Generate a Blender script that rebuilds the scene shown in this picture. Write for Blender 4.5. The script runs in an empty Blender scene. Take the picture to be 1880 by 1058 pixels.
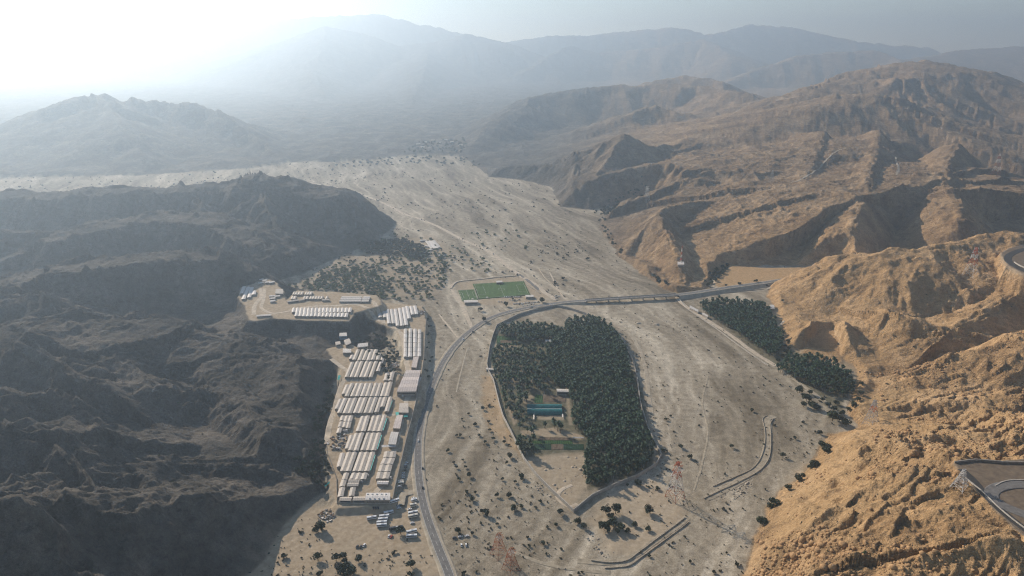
import bpy, bmesh, math, random, zlib
import numpy as np
from concurrent.futures import ThreadPoolExecutor
from mathutils import Vector, Matrix

# ------------------------------------------------------------------ camera, world, sun, exposure
S = bpy.context.scene
COL = S.collection
IMW, IMH, FPX, HORIZON, CAMZ = 1880.0, 1058.0, 1253.0, 90.0, 450.0
PITCH = math.atan((IMH / 2 - HORIZON) / FPX)
SUN_AZ, SUN_EL = math.radians(-39.5), math.radians(25.0)
cam_d = bpy.data.cameras.new("camera")
cam = bpy.data.objects.new("camera", cam_d)
COL.objects.link(cam)
cam.location = (0, 0, CAMZ)
cam.rotation_euler = (math.pi / 2 - PITCH, 0, 0)
cam_d.sensor_width = 36.0
cam_d.lens = 36.0 * FPX / IMW
cam_d.clip_start, cam_d.clip_end = 1.0, 60000.0
S.camera = cam

world = bpy.data.worlds.new("World")
S.world = world
world.use_nodes = True
world.cycles.sampling_method = 'NONE'
wt = world.node_tree
sky = wt.nodes.new("ShaderNodeTexSky")
sky.sky_type = 'NISHITA'
sky.sun_disc = False
sky.sun_elevation = SUN_EL
sky.sun_rotation = SUN_AZ
sky.altitude = 300
sky.air_density, sky.dust_density, sky.ozone_density = 1.0, 0.0, 2.0
bg = wt.nodes["Background"]
bg.inputs["Strength"].default_value = 0.08
wt.links.new(sky.outputs[0], bg.inputs["Color"])

sun_d = bpy.data.lights.new("sun", 'SUN')
sun_d.energy = 5.0
sun_d.angle = math.radians(0.53)
sun_d.color = (1.0, 0.90, 0.77)
sun = bpy.data.objects.new("sun", sun_d)
COL.objects.link(sun)
SUNV = Vector((math.sin(SUN_AZ) * math.cos(SUN_EL), math.cos(SUN_AZ) * math.cos(SUN_EL), math.sin(SUN_EL)))
sun.rotation_euler = SUNV.to_track_quat('Z', 'Y').to_euler()
sun.location = SUNV * 3000

S.view_settings.view_transform = 'Standard'
S.view_settings.look = 'None'
S.view_settings.exposure = 0.45
S.view_settings.gamma = 1.0
S.view_settings.use_curve_mapping = False
S.render.engine = 'CYCLES'
cy = S.cycles
cy.max_bounces, cy.diffuse_bounces, cy.glossy_bounces = 6, 2, 1
cy.transmission_bounces, cy.transparent_max_bounces, cy.volume_bounces = 1, 6, 2
cy.use_denoising = True
cy.denoising_prefilter = 'NONE'
cy.filter_width = 1.15
cy.caustics_reflective = cy.caustics_refractive = False
HAZE_DENSITY, HAZE_G = 1.7e-4, 0.66

# ------------------------------------------------------------------ helpers
CP, SP = math.cos(PITCH), math.sin(PITCH)
def ray(px, py):
    x = (px - IMW / 2) / FPX; y = (IMH / 2 - py) / FPX
    return x, CP + y * SP, -SP + y * CP
def gp(px, py, z=0.0):                      # photo point on the level z
    x, y, d = ray(px, py)
    if z < 900:
        t = (z - CAMZ) / d
        return (x * t, y * t)
    h = 8.0                                 # levels from 1000 up are heights over the camp terrace
    for _ in range(6):
        t = (h + z - 1000 - CAMZ) / d; h = camp_level(y * t)
    return (x * t, y * t)
def camp_level(y):
    """the camp terrace falls from the middle terrace towards the near end"""
    return float(np.interp(y, [600, 700, 900, 1150], [4.5, 7.0, 10.5, 14.0]))
def level(z, y): return z if z < 900 else camp_level(y) + z - 1000
def at_depth(px, py, Y):                    # photo point at forward distance Y
    x, y, d = ray(px, py); t = Y / y
    return (x * t, Y, CAMZ + d * t)

def tag(o, label=None, cat=None, group=None, kind=None):
    if label: o["label"] = label
    if cat: o["category"] = cat
    if group: o["group"] = group
    if kind: o["kind"] = kind
    return o
def mesh_from(name, V, F, mats=(), midx=None, smooth=False):
    me = bpy.data.meshes.new(name)
    me.from_pydata([tuple(v) for v in V], [], F)
    for m in mats: me.materials.append(m)
    if midx is not None: me.polygons.foreach_set("material_index", np.asarray(midx, dtype=np.int32))
    if smooth: me.polygons.foreach_set("use_smooth", np.ones(len(me.polygons), dtype=bool))
    me.update()
    return me
def np_mesh(name, V, Q, mat=None, smooth=False):    # V (n,3) Q (m,k) arrays
    me = bpy.data.meshes.new(name)
    k = Q.shape[1]
    me.vertices.add(len(V)); me.vertices.foreach_set("co", np.ascontiguousarray(V, dtype=np.float32).ravel())
    me.loops.add(Q.size); me.loops.foreach_set("vertex_index", np.ascontiguousarray(Q, dtype=np.int32).ravel())
    me.polygons.add(len(Q)); me.polygons.foreach_set("loop_start", np.arange(0, Q.size, k, dtype=np.int32))
    if smooth: me.polygons.foreach_set("use_smooth", np.ones(len(Q), dtype=bool))
    if mat: me.materials.append(mat)
    me.update(calc_edges=True)
    return me
def link(name, me, parent=None, loc=None, rz=0.0):
    o = bpy.data.objects.new(name, me); COL.objects.link(o)
    if loc is not None: o.location = loc
    if rz: o.rotation_euler = (0, 0, rz)
    if parent: o.parent = parent
    return o

def hash2(ix, iy, seed):
    h = (ix.astype(np.int64) * 374761393 + iy.astype(np.int64) * 668265263 + seed * 974634777) & 0xffffffff
    h = ((h ^ (h >> 13)) * 1274126177) & 0xffffffff
    h = h ^ (h >> 16)
    return (h & 0xffff).astype(np.float32) / 65535.0
def vnoise(x, y, seed=0):                   # smooth value noise 0..1
    ix = np.floor(x); iy = np.floor(y); fx = (x - ix).astype(np.float32); fy = (y - iy).astype(np.float32)
    ux = fx * fx * fx * (fx * (fx * 6 - 15) + 10); uy = fy * fy * fy * (fy * (fy * 6 - 15) + 10)
    a = hash2(ix, iy, seed); b = hash2(ix + 1, iy, seed); c = hash2(ix, iy + 1, seed); d = hash2(ix + 1, iy + 1, seed)
    return a + (b - a) * ux + (c - a) * uy + (a - b - c + d) * ux * uy
def fbm(x, y, octv=4, seed=0, gain=0.5):
    s = 0.0; a = 1.0; n = 0.0
    for i in range(octv):
        s = s + a * (vnoise(x, y, seed + i * 17) - 0.5); n += a; a *= gain
        x, y = 2.03 * (x * 0.8 - y * 0.6) + 3.1, 2.03 * (x * 0.6 + y * 0.8) + 7.7
    return 2 * s / n
def ridged(x, y, octv=4, seed=0, gain=0.5):
    s = 0.0; a = 1.0; n = 0.0
    for i in range(octv):
        v = 1 - np.abs(2 * vnoise(x, y, seed + i * 17) - 1)
        s = s + a * v * v; n += a; a *= gain
        x, y = 2.03 * (x * 0.8 - y * 0.6) + 3.1, 2.03 * (x * 0.6 + y * 0.8) + 7.7
    return s / n
def sstep(a, b, x):
    t = np.clip((x - a) / (b - a), 0, 1); return t * t * (3 - 2 * t)
# ------------------------------------------------------------------ terrain: ridges, valley floor, pads
# every ridge: crest points (photo x, photo y, forward distance) and the slopes of its two flanks
# flank = (gentle slope, width of the gentle part, steep slope); r = right hand of travel, l = left hand
RIDGES = []
def ridge(pts, r, l, rnd=6.0):
    P = np.array([at_depth(*p) for p in pts])
    RIDGES.append((P, r, l, rnd))
def g(s, w=0, s2=None): return (s, w, s if s2 is None else s2)
# left side, near to far
ridge([(-260,930,400),(0,945,425),(120,950,428),(200,955,430),(340,1000,435),(430,1052,445),(460,1085,445)], g(.4,4,.95), g(.55))
ridge([(-200,790,560),(0,800,600),(150,795,630),(230,830,640),(330,842,648),(400,845,645),(470,850,645),(575,882,630)], g(.35,6,.95), g(.52))
ridge([(230,775,745),(290,735,775),(360,714,790),(400,720,790),(440,745,755),(500,790,690)], g(.35,14,.95), g(.48))
ridge([(-100,745,700),(0,735,715),(60,728,730),(130,745,730),(190,765,720)], g(.35,14,.95), g(.48))
ridge([(320,668,875),(380,658,890),(430,665,890),(480,684,865),(540,705,820),(592,750,760)], g(.35,10,1.0), g(.44))
ridge([(-150,620,860),(0,600,900),(130,583,940),(215,581,950),(330,603,950),(400,612,950),(480,632,915),(560,655,880),(604,690,830)], g(.15,95,.95), g(.5), 10)
ridge([(150,592,930),(205,630,880),(250,672,830),(290,712,785)], g(.35,10,.9), g(.4,10,.7))
ridge([(300,603,950),(350,640,900),(395,690,830),(435,735,765)], g(.35,8,.9), g(.35,10,.6))
ridge([(420,618,945),(470,655,900),(520,690,840),(580,730,775)], g(.35,8,.9), g(.35,10,.6))
ridge([(40,640,830),(110,668,800),(180,700,770)], g(.35,10,.9), g(.4))
ridge([(230,832,640),(290,880,600),(350,930,570),(400,975,540)], g(.5,5,.95), g(.6))
ridge([(80,800,615),(140,860,570),(190,910,530)], g(.5,5,.95), g(.6))
ridge([(400,845,655),(450,890,620),(500,935,585)], g(.5,5,.95), g(.6))
ridge([(-200,575,990),(0,556,1010),(70,548,1030),(130,570,1020)], g(.4), g(.5))
ridge([(-250,570,1010),(-60,560,1030),(0,540,1060),(60,515,1120),(180,490,1170),(250,485,1190),(310,482,1210),(380,500,1225),(440,520,1250)], g(.15,12,1.2), g(.05,80,.5), 4)
ridge([(-200,430,1430),(0,430,1450),(100,428,1460),(170,424,1480)], g(.4,30,.7), g(.3))
ridge([(120,428,1450),(250,398,1570),(320,391,1580),(400,402,1540),(470,432,1460),(545,476,1370)], g(.12,50,.95), g(.28), 8)
ridge([(-250,358,1690),(0,357,1740),(130,352,1760),(210,345,1760),(330,345,1780),(400,338,1790),(490,321,1790),(530,335,1770),(560,349,1750),(600,352,1740),(650,372,1720),(690,390,1740),(727,405,1800)], g(.17,55,.85), g(.33), 8)
ridge([(490,321,1790),(480,352,1700),(505,395,1590),(540,440,1480)], g(.5), g(.7))
ridge([(650,372,1720),(660,400,1650),(668,430,1580)], g(.5), g(.7))
ridge([(330,345,1780),(350,372,1690),(390,392,1620)], g(.5), g(.7))
# far left
ridge([(-400,262,2950),(0,262,3200),(100,205,3450),(180,178,3550),(300,190,3600),(400,208,3500),(470,250,3250),(532,293,2900)], g(.6,120,.22), g(.4), 20)
ridge([(180,178,3550),(240,240,3050),(260,290,2750)], g(.3), g(.35), 20)
ridge([(300,235,8400),(380,190,9520),(450,130,10080),(520,82,10360),(600,50,10640),(660,62,10640),(720,85,10640),(790,80,10920),(860,62,10920),(920,78,10920),(1000,125,9800),(1060,165,8400)], g(.35), g(.4), 50)
ridge([(600,50,10634),(570,130,8086),(600,200,5538),(640,250,3900)], g(.3), g(.35), 40)
ridge([(790,80,10908),(770,150,7428),(740,220,4644),(720,250,3600)], g(.3), g(.35), 40)
ridge([(-300,90,11200),(0,98,11340),(120,72,11480),(200,62,11620),(300,78,11620),(400,112,11480),(470,88,11620),(560,112,11620)], g(.4), g(.4), 40)
ridge([(-300,22,12672),(60,22,12672),(110,26,12672),(230,32,12672),(370,32,12672),(470,42,12672),(580,32,12804),(700,27,12804),(800,50,12672),(930,80,12408)], g(.5), g(.5), 40)
# far right
ridge([(920,80,12236),(1000,66,12236),(1080,65,12236),(1150,58,12369),(1240,50,12369),(1300,64,12369),(1380,45,13034),(1450,50,13034),(1560,75,12635),(1700,88,12502)], g(.5), g(.5), 40)
ridge([(960,135,9240),(1050,85,10640),(1100,97,10640),(1210,88,10640),(1290,72,10780),(1350,104,9800)], g(.4), g(.4), 40)
ridge([(1330,152,7830),(1400,125,8370),(1470,103,8640),(1540,96,8775),(1610,93,8775),(1690,118,8100)], g(.4), g(.4), 30)
ridge([(1650,112,8750),(1760,92,9500),(1880,85,9750),(2150,80,9750)], g(.22), g(.4), 30)
ridge([(1860,160,5200),(1940,150,5200),(2100,140,5200)], g(.25), g(.3), 30)
ridge([(1205,150,5200),(1260,140,5300),(1320,152,5000)], g(.35), g(.35), 30)
ridge([(858,280,3100),(910,225,3700),(975,178,4400),(1080,161,4600),(1200,155,4600),(1290,158,4500),(1370,175,4000)], g(.28,60,.4), g(.4), 25)
ridge([(1160,212,3400),(1205,196,3500),(1250,210,3400)], g(.35), g(.3), 20)
# dark conical hill in the middle distance
ridge([(872,322,2620),(930,302,2600),(1000,303,2500),(1060,278,2420),(1110,260,2400),(1150,247,2400),(1190,268,2420),(1270,264,2560)], g(.7), g(.5), 8)
ridge([(1060,278,2420),(1040,320,2250),(1000,335,2350)], g(.7), g(.7))
ridge([(1150,247,2400),(1110,300,2220),(1060,365,2075)], g(.7), g(.8))
# big right hand mountain: broad rounded domes
ridge([(1270,264,2560),(1330,225,2850),(1420,192,3250),(1500,158,3600),(1590,134,3900),(1660,115,4000),(1700,113,4000)], g(.2,300,.35), g(.4), 50)
ridge([(1700,113,4000),(1760,148,3750),(1840,200,3400),(1920,262,3100)], g(.6), g(.3), 25)
ridge([(1330,250,2600),(1400,222,2750),(1480,194,2900),(1560,178,3000)], g(.2,80,.4), g(.2), 40)
ridge([(1560,178,3000),(1610,176,3000),(1660,198,2900),(1720,233,2700),(1790,274,2500),(1870,315,2300)], g(.62), g(.25), 22)
ridge([(1540,160,3650),(1640,145,3600),(1690,155,3550)], g(.2,60,.4), g(.25), 40)
ridge([(1690,155,3550),(1740,180,3400),(1800,213,3200),(1880,258,2900)], g(.6), g(.25), 22)
ridge([(1235,335,2050),(1290,314,2060),(1345,302,2080),(1420,290,2150),(1500,274,2250),(1560,260,2350)], g(.16,80,.4), g(.06,200,.2), 25)
ridge([(1500,240,2500),(1480,290,2120),(1450,340,1860),(1428,385,1700),(1405,430,1560),(1370,472,1460)], g(.3,90,.5), g(.2,8,1.0), 14)
ridge([(1600,240,2500),(1590,290,2100),(1580,330,1800),(1564,380,1610),(1546,420,1490),(1530,452,1410)], g(.5,30,.8), g(.25,8,1.0), 8)
ridge([(1590,342,1800),(1650,340,1790),(1690,334,1810),(1725,322,1860)], g(.1,18,1.0), g(.03,300,.2), 8)
ridge([(1770,262,2250),(1745,305,1980),(1752,345,1760),(1768,372,1630),(1775,400,1550)], g(.4,30,.8), g(.2,8,1.0), 8)
ridge([(1780,332,1900),(1880,345,1870),(2050,360,1850)], g(.1,14,.95), g(.04,200,.2), 8)
# promontory left of the bare orange field
ridge([(1310,365,1820),(1225,378,1700),(1208,395,1630),(1232,432,1500),(1244,470,1400),(1250,515,1305)], g(.75), g(.3,6,.95), 5)
ridge([(1215,385,1680),(1150,402,1740),(1112,412,1790)], g(.7), g(.6), 5)
ridge([(1215,390,1660),(1170,430,1580),(1150,462,1520)], g(.8), g(.8), 4)
# mound with the red and white pylon, road behind it
ridge([(1500,505,1330),(1560,482,1300),(1640,456,1250),(1700,461,1230),(1760,447,1260),(1840,425,1300),(1950,430,1300)], g(.27,110,.5), g(.7), 12)
ridge([(1448,645,945),(1478,610,985),(1503,590,1010),(1530,588,1025),(1547,612,1000),(1556,655,940)], g(.7), g(.5), 3)
ridge([(1640,570,1040),(1700,590,1000),(1760,602,980),(1800,578,1020),(1890,520,1110)], g(.9), g(.3), 6)
ridge([(1640,692,880),(1720,666,880),(1800,641,880),(1880,612,890),(2050,570,900)], g(.3,90,.5), g(.9), 6)
ridge([(1700,740,780),(1780,735,770),(1880,730,760),(2050,720,750)], g(.5), g(.3), 6)
# near right hill
ridge([(1490,890,630),(1560,850,635),(1660,825,625),(1760,800,625),(1880,782,615),(2100,770,600)], g(.2,60,.5), g(.55), 8)
ridge([(1440,1010,520),(1550,985,515),(1650,960,505),(1755,930,495),(1880,905,480),(2100,880,460)], g(.35), g(.35), 10)
ridge([(1560,1100,440),(1700,1050,430),(1880,985,428),(2100,940,420)], g(.4), g(.35), 10)

# outline of the flat valley floor (photo points on level 0), clockwise
FLOOR = [(380,1130),(452,1050),(540,940),(596,900),(585,860),(600,800),(600,740),(612,700),(640,660),(700,640),(720,600),(700,560),(600,545),
 (535,530),(510,515),(560,500),(610,475),(690,445),(728,408),(640,372),(590,360),(450,345),(300,352),(0,362),(-500,370),(-500,322),(0,326),(250,322),(450,310),(530,298),
 (600,297),(680,293),(740,287),(800,284),(850,288),(868,300),(900,325),(960,330),(1015,345),(1030,380),(1085,385),(1180,372),(1195,378),(1110,398),(1100,420),(1140,470),(1180,505),(1215,525),(1245,538),(1292,533),
 (1305,512),(1335,490),(1400,488),(1530,489),(1535,497),(1420,520),(1412,545),(1440,590),(1445,640),(1500,645),(1560,660),(1580,700),(1565,760),(1585,790),(1520,800),(1505,830),(1470,870),
 (1420,930),(1385,990),(1350,1130)]
FLOOR = np.array([gp(*p) for p in FLOOR])
# levelled ground: (outline, level, width of the bank)
PADS = []
def pad(pts, z, w, kind=0.0, z2=None):
    PADS.append((np.array([gp(p[0], p[1], z) for p in pts]), z, w, kind))
PAD_CAMP, PAD_UP2 = 1000.0, 26.0
pad([(600,640),(640,632),(700,655),(735,690),(720,712),(735,712),(752,686),(748,668),(742,640),(728,606),(690,590),(650,575),(640,560),(660,552),(705,556),(775,562),(782,590),(778,650),(776,680),(770,735),(752,775),(738,830),(722,905),(716,926),(622,930),(612,900),(600,830),(618,760),(632,705),(622,672)], PAD_CAMP, 9, 1.0)
pad([(525,553),(545,534),(610,536),(690,542),(700,560),(650,575),(640,590),(560,588),(500,584),(470,590),(456,586),(450,560),(438,548),(442,528),(470,520),(490,512),(508,520),(520,535)], PAD_UP2, 14, 1.0)
pad([(1752,850),(1800,846),(1990,840),(1990,1010),(1880,985),(1845,950),(1800,905)], 96.0, 9, 2.0)
pad([(1838,466),(1850,456),(1880,450),(1990,445),(1990,530),(1880,503),(1850,488)], 100.0, 7, 2.0)
pad([(1468,664),(1484,630),(1503,604),(1528,603),(1540,625),(1542,664)], 1.5, 7, 0.0)
pad([(1318,528),(1312,515),(1345,487),(1400,492),(1532,491),(1480,505),(1400,520)], 3.0, 8, 3.0)

def poly_sd(poly, x, y):                    # signed distance, negative inside
    d = np.full(x.shape, 1e12, dtype=np.float32); ins = np.zeros(x.shape, dtype=bool)
    n = len(poly)
    for i in range(n):
        ax, ay = poly[i]; bx, by = poly[(i + 1) % n]
        ex, ey = bx - ax, by - ay
        px, py = x - ax, y - ay
        t = np.clip((px * ex + py * ey) / (ex * ex + ey * ey + 1e-9), 0, 1)
        d = np.minimum(d, (px - t * ex) ** 2 + (py - t * ey) ** 2)
        c = (ay > y) != (by > y)
        if by != ay:
            ins ^= c & (px < ex * py / ey)
    d = np.sqrt(d)
    return np.where(ins, -d, d)

def ridge_height(P, r, l, rnd, x, y):
    best = np.full(x.shape, -1e9, dtype=np.float32)
    for i in range(len(P) - 1):
        a, b = P[i], P[i + 1]
        ex, ey = b[0] - a[0], b[1] - a[1]; L2 = ex * ex + ey * ey
        px, py = x - a[0], y - a[1]
        t = np.clip((px * ex + py * ey) / L2, 0, 1)
        dx, dy = px - t * ex, py - t * ey
        d = np.sqrt(dx * dx + dy * dy)
        side = (ex * py - ey * px) > 0       # left of travel
        s1 = np.where(side, l[0], r[0]); w = np.where(side, l[1], r[1]); s2 = np.where(side, l[2], r[2])
        dd = np.sqrt(d * d + rnd * rnd) - rnd
        drop = np.where(dd < w, s1 * dd, s1 * w + s2 * (dd - w))
        best = np.maximum(best, a[2] + (b[2] - a[2]) * t - drop)
    return best

def base_height(x, y):
    """ridges, smoothly united; returns height and distance to the valley floor"""
    scale = np.clip(y / 1000.0, 0.5, 4.0)
    wx = x + 22 * scale * fbm(x / (160 * scale), y / (160 * scale), 3, 5)
    wy = y + 22 * scale * fbm(x / (160 * scale), y / (160 * scale), 3, 55)
    h = np.full(x.shape, -60.0, dtype=np.float32)
    ymax = float(y.max()); ymin = float(y.min())
    for P, r, l, rnd in RIDGES:
        reach = P[:, 2].max() / 0.25 + 200
        if P[:, 1].min() - reach > ymax or P[:, 1].max() + reach < ymin: continue
        q = ridge_height(P, r, l, rnd, wx, wy)
        k = 4.0 + rnd * 0.6
        m = np.clip(0.5 + 0.5 * (q - h) / k, 0, 1)
        h = h + (q - h) * m + k * m * (1 - m)
    fx = x + 9 * fbm(x / 40, y / 40, 3, 91); fy = y + 9 * fbm(x / 40, y / 40, 3, 92)
    sd = poly_sd(FLOOR, fx, fy)
    return h, sd

def erosion(px, py, dx, dy):
    ix = np.floor(px); iy = np.floor(py); fx = (px - ix).astype(np.float32); fy = (py - iy).astype(np.float32)
    vh = 0.0; vx = 0.0; vy = 0.0; wt_ = 0.0
    for i in (-1, 0, 1):
        for j in (-1, 0, 1):
            hx = hash2(ix + i, iy + j, 11); hy = hash2(ix + i, iy + j, 12)
            qx = fx - i - hx; qy = fy - j - hy
            w = np.exp(-2.6 * (qx * qx + qy * qy)); wt_ = wt_ + w
            mag = (qx * dx + qy * dy) * 6.2832
            vh = vh + np.cos(mag) * w
            s = -np.sin(mag) * w
            vx = vx + s * dx; vy = vy + s * dy
    return vh / wt_, vx / wt_, vy / wt_

def full_height(x, y):
    """terrain height and masks for 1-D arrays of points"""
    x = x.astype(np.float32); y = y.astype(np.float32)
    h, sd = base_height(x, y)
    e = 6.0
    hx, _ = base_height(x + e, y); hy, _ = base_height(x, y + e)
    gx, gy = (hx - h) / e, (hy - h) / e
    dist = np.hypot(x, y)
    rel = np.clip(h, 0, None)
    # slope-aligned gullies
    steep = np.sqrt(gx * gx + gy * gy) + 1e-4
    nx, ny = -gy / steep, gx / steep
    str_ = np.clip(steep * 2.2, 0.15, 1.3)
    L0 = np.where(dist > 3300, 420.0, 150.0)
    amp = np.minimum(0.075 * L0, 0.16 * rel + 1.0) * sstep(0.03, 0.4, steep) * (0.9 - 0.55 * sstep(1300, 1500, dist) * sstep(150, 300, x) * (1 - sstep(3000, 3600, dist))) * (1 - .45 * sstep(3600, 5000, dist)) * np.where(x < 0, 1.35, 1.0)
    f = 1.0 / L0; a = 1.0; er = 0.0; ax = 0.0; ay = 0.0
    for o in range(5):
        ddx = nx * str_ * 1.1 + ay * 0.45; ddy = ny * str_ * 1.1 - ax * 0.45
        v, vx, vy = erosion(x * f + o * 13.7, y * f + o * 5.3, ddx, ddy)
        er = er + a * v; ax = ax + a * vx * 0.9; ay = ay + a * vy * 0.9
        a *= 0.5; f = f * 2.05
    mount = sstep(0.0, 30.0, sd)
    rk = ridged(x / 38, y / 38, 5, 31, 0.55) - 0.45
    crag = ridged(x / 11 + y / 40, y / 16, 4, 41, 0.6) - 0.45
    cragm = sstep(0.0, 0.25, fbm(x / 90, y / 90, 3, 71) + 0.1)
    u_, v_ = x * .75 + y * .66, -x * .66 + y * .75      # rock bands of the near right hill run up to the right
    band = ridged(u_ / 46, v_ / 9, 4, 141, .6) - .45
    nearr = sstep(150, 260, x) * (1 - sstep(760, 1000, y))
    broad = ridged(x / 130, y / 130, 4, 231, .5) - .45
    # rock ledges: each band rises towards the lower right and breaks off there
    wv = v_ + 14 * fbm(x / 45, y / 45, 3, 401); led = 0.0
    for lam, A_, sd_ in ((38.0, 6.0, 0), (15.0, 2.6, 3)):
        q_ = -wv / lam + 1.3 * fbm(x / 70, y / 30, 3, 411 + sd_); sw = q_ - np.floor(q_)
        led = led + A_ * (sw - .5) * (1 - sstep(.93, 1.0, sw)) * sstep(.02, .3, fbm(u_ / 80, v_ / 26, 3, 421 + sd_))
    ledm = np.clip(rel / 16, 0, 1) * (nearr * 1.0 + (1 - nearr) * .55 * (1 - sstep(1500, 2300, dist)))
    hh = h + led * ledm + er * amp + mount * (3.8 * rk * np.clip(rel / 25, 0.25, 1.8) + 2.8 * crag * cragm * np.clip(rel / 25, 0.3, 1.5) + nearr * np.clip(rel / 18, .2, 1) * (6.5 * band * cragm + 3.2 * crag) + 9 * broad * np.clip(rel / 60, 0, 1.5) + (1 - sstep(900, 1300, dist)) * np.clip(rel / 12, .15, 1) * (1.3 * (ridged(x / 5.5, y / 5.5, 2, 301) - .45) + 1.0 * (ridged(u_ / 13, v_ / 4.5, 2, 311) - .45)))
    # far and unclaimed land keeps some relief
    hh = np.maximum(hh, 6.0 + 16 * fbm(x / 110, y / 110, 5, 61) + 10 * (ridged(x / 90, y / 90, 4, 66) - .4) + np.clip(sd * 0.02, 0, 30))
    foot = 0.6 + np.clip(sd, 0, None) * (0.75 + 0.35 * fbm(x / 30, y / 30, 3, 81))
    hh = np.where(sd > 0, np.minimum(hh, foot + np.clip(sd, 0, None) ** 2 * 0.004), 0)
    # valley floor: low gravel bars and channels
    fl = 0.9 * fbm(x / 45, y / 110, 4, 3) + 0.35 * fbm(x / 9, y / 15, 3, 4)
    fl = fl * sstep(0, 12, -sd) 
    uu = x - np.interp(y, [300, 480, 600, 800, 1000, 1300, 1500, 1900, 2400, 3000], [60, 150, 230, 285, 265, 170, 60, -60, -250, -420]) + 25 * fbm(x / 140, y / 140, 3, 511)
    br_ = ridged(uu / 34, y / 260, 4, 521, .6)
    bars = np.clip(.5 + 1.5 * (br_ - .42), 0, 1) * .65 + .35 * np.clip(.5 + .9 * fbm(uu / 90, y / 500, 4, 531), 0, 1)
    fl = fl - 0.5 * (br_ - .4) * sstep(0, 12, -sd)
    z = np.where(sd > 0, hh, fl * 0.8)
    rock = sstep(-5, 1, sd)
    dirt = np.zeros_like(z); asph = np.zeros_like(z); ochre = np.zeros_like(z)
    for poly, pz, w, kind in PADS:
        c = poly.mean(axis=0); R = np.hypot(*(poly - c).T).max() + w + 30
        near = (np.abs(x - c[0]) < R) & (np.abs(y - c[1]) < R)
        if not near.any(): continue
        xs, ys = x[near], y[near]
        d = poly_sd(poly, xs + 2.5 * fbm(xs / 12, ys / 12, 2, 7), ys + 2.5 * fbm(xs / 12, ys / 12, 2, 8))
        t = 1 - sstep(0, w, d)
        lv = pz if pz < 900 else np.interp(ys, [600, 700, 900, 1150], [4.5, 7.0, 10.5, 14.0])
        z[near] = z[near] + (lv + 0.25 * fbm(xs / 10, ys / 10, 2, 9) - z[near]) * t
        m = 1 - sstep(-1, 3, d)
        rock[near] = rock[near] * (1 - m)
        if kind == 0.0: rock[near] = np.maximum(rock[near], m)
        if kind == 1.0: dirt[near] = np.maximum(dirt[near], m)
        if kind == 2.0: asph[near] = np.maximum(asph[near], m)
        if kind == 3.0: ochre[near] = np.maximum(ochre[near], m)
    for poly, val, soft, which in ZONES:
        c = poly.mean(axis=0); R = np.hypot(*(poly - c).T).max() + soft + 10
        near = (np.abs(x - c[0]) < R) & (np.abs(y - c[1]) < R)
        if not near.any(): continue
        xs, ys = x[near], y[near]
        d = poly_sd(poly, xs + soft * fbm(xs / 14, ys / 14, 3, 27), ys + soft * fbm(xs / 14, ys / 14, 3, 28))
        m = val * (1 - sstep(-soft, soft, d))
        if which == 'dirt': dirt[near] = np.maximum(dirt[near], m)
        elif which == 'ochre': ochre[near] = np.maximum(ochre[near], m)
        elif which == 'green': asph[near] = np.minimum(asph[near], -m)
    return z, rock, dirt, ochre, asph, bars

ZONES = []
def zone(pts, which, val=1.0, soft=4.0): ZONES.append((np.array([gp(*p) for p in pts]), val, soft, which))
zone([(560,930),(640,930),(720,925),(770,900),(790,980),(815,1058),(640,1058),(560,1058),(400,1090),(455,1040),(500,975)], 'dirt', .9, 8)
zone([(838,520),(905,510),(970,508),(1010,545),(960,560),(870,560),(845,545)], 'dirt', .8, 4)
zone([(885,690),(905,690),(918,740),(940,800),(955,835),(925,815),(895,780),(885,735)], 'ochre', .55, 5)
zone([(1110,905),(1200,880),(1260,940),(1190,1020),(1120,1020),(1080,960)], 'dirt', .8, 10)
zone([(960,840),(1075,830),(1080,880),(1050,935),(1000,885)], 'dirt', .7, 4)
zone([(555,520),(640,470),(790,430),(830,460),(800,540),(700,550),(600,530)], 'dirt', .55, 14)
zone([(955,791),(1020,785),(1042,793),(1072,800),(1066,806),(1010,803),(958,799)], 'dirt', .9, 2)
zone([(926,742),(934,740),(950,775),(944,784)], 'dirt', .8, 2)
zone([(984,764),(1036,761),(1036,772),(988,771)], 'dirt', .8, 2)
zone([(903,631),(950,631),(950,637),(903,637)], 'dirt', .8, 2)
zone([(960,727),(978,724),(976,742),(962,740)], 'dirt', .7, 2)
zone([(905,683),(960,700),(1005,690),(1008,696),(962,707),(904,690)], 'dirt', .75, 2)
zone([(940,640),(946,640),(965,700),(958,702)], 'dirt', .7, 2)
zone([(1038,700),(1044,700),(1050,780),(1043,780)], 'dirt', .7, 2)
zone([(1000,835),(1078,828),(1078,845),(1000,848)], 'dirt', .7, 3)
zone([(1570,770),(1590,735),(1640,720),(1680,735),(1640,790),(1595,800)], 'ochre', .9, 6)
zone([(1400,570),(1540,500),(1700,470),(1760,520),(1700,640),(1560,690),(1440,640)], 'ochre', .35, 20)
zone([(1480,860),(1620,800),(1900,760),(1950,1058),(1380,1058)], 'ochre', .5, 14)
zone([(575,530),(600,497),(660,488),(710,500),(720,548),(640,548)], 'green', .55, 14)
zone([(655,455),(740,440),(790,455),(785,480),(720,470),(665,470)], 'green', .6, 8)
zone([(905,612),(1020,600),(1130,605),(1180,720),(1190,800),(1200,860),(1080,900),(1075,835),(960,840),(925,770),(905,700)], 'green', .8, 3)
zone([(1280,560),(1400,560),(1440,640),(1500,660),(1570,690),(1540,760),(1420,670)], 'green', .7, 4)

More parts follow.
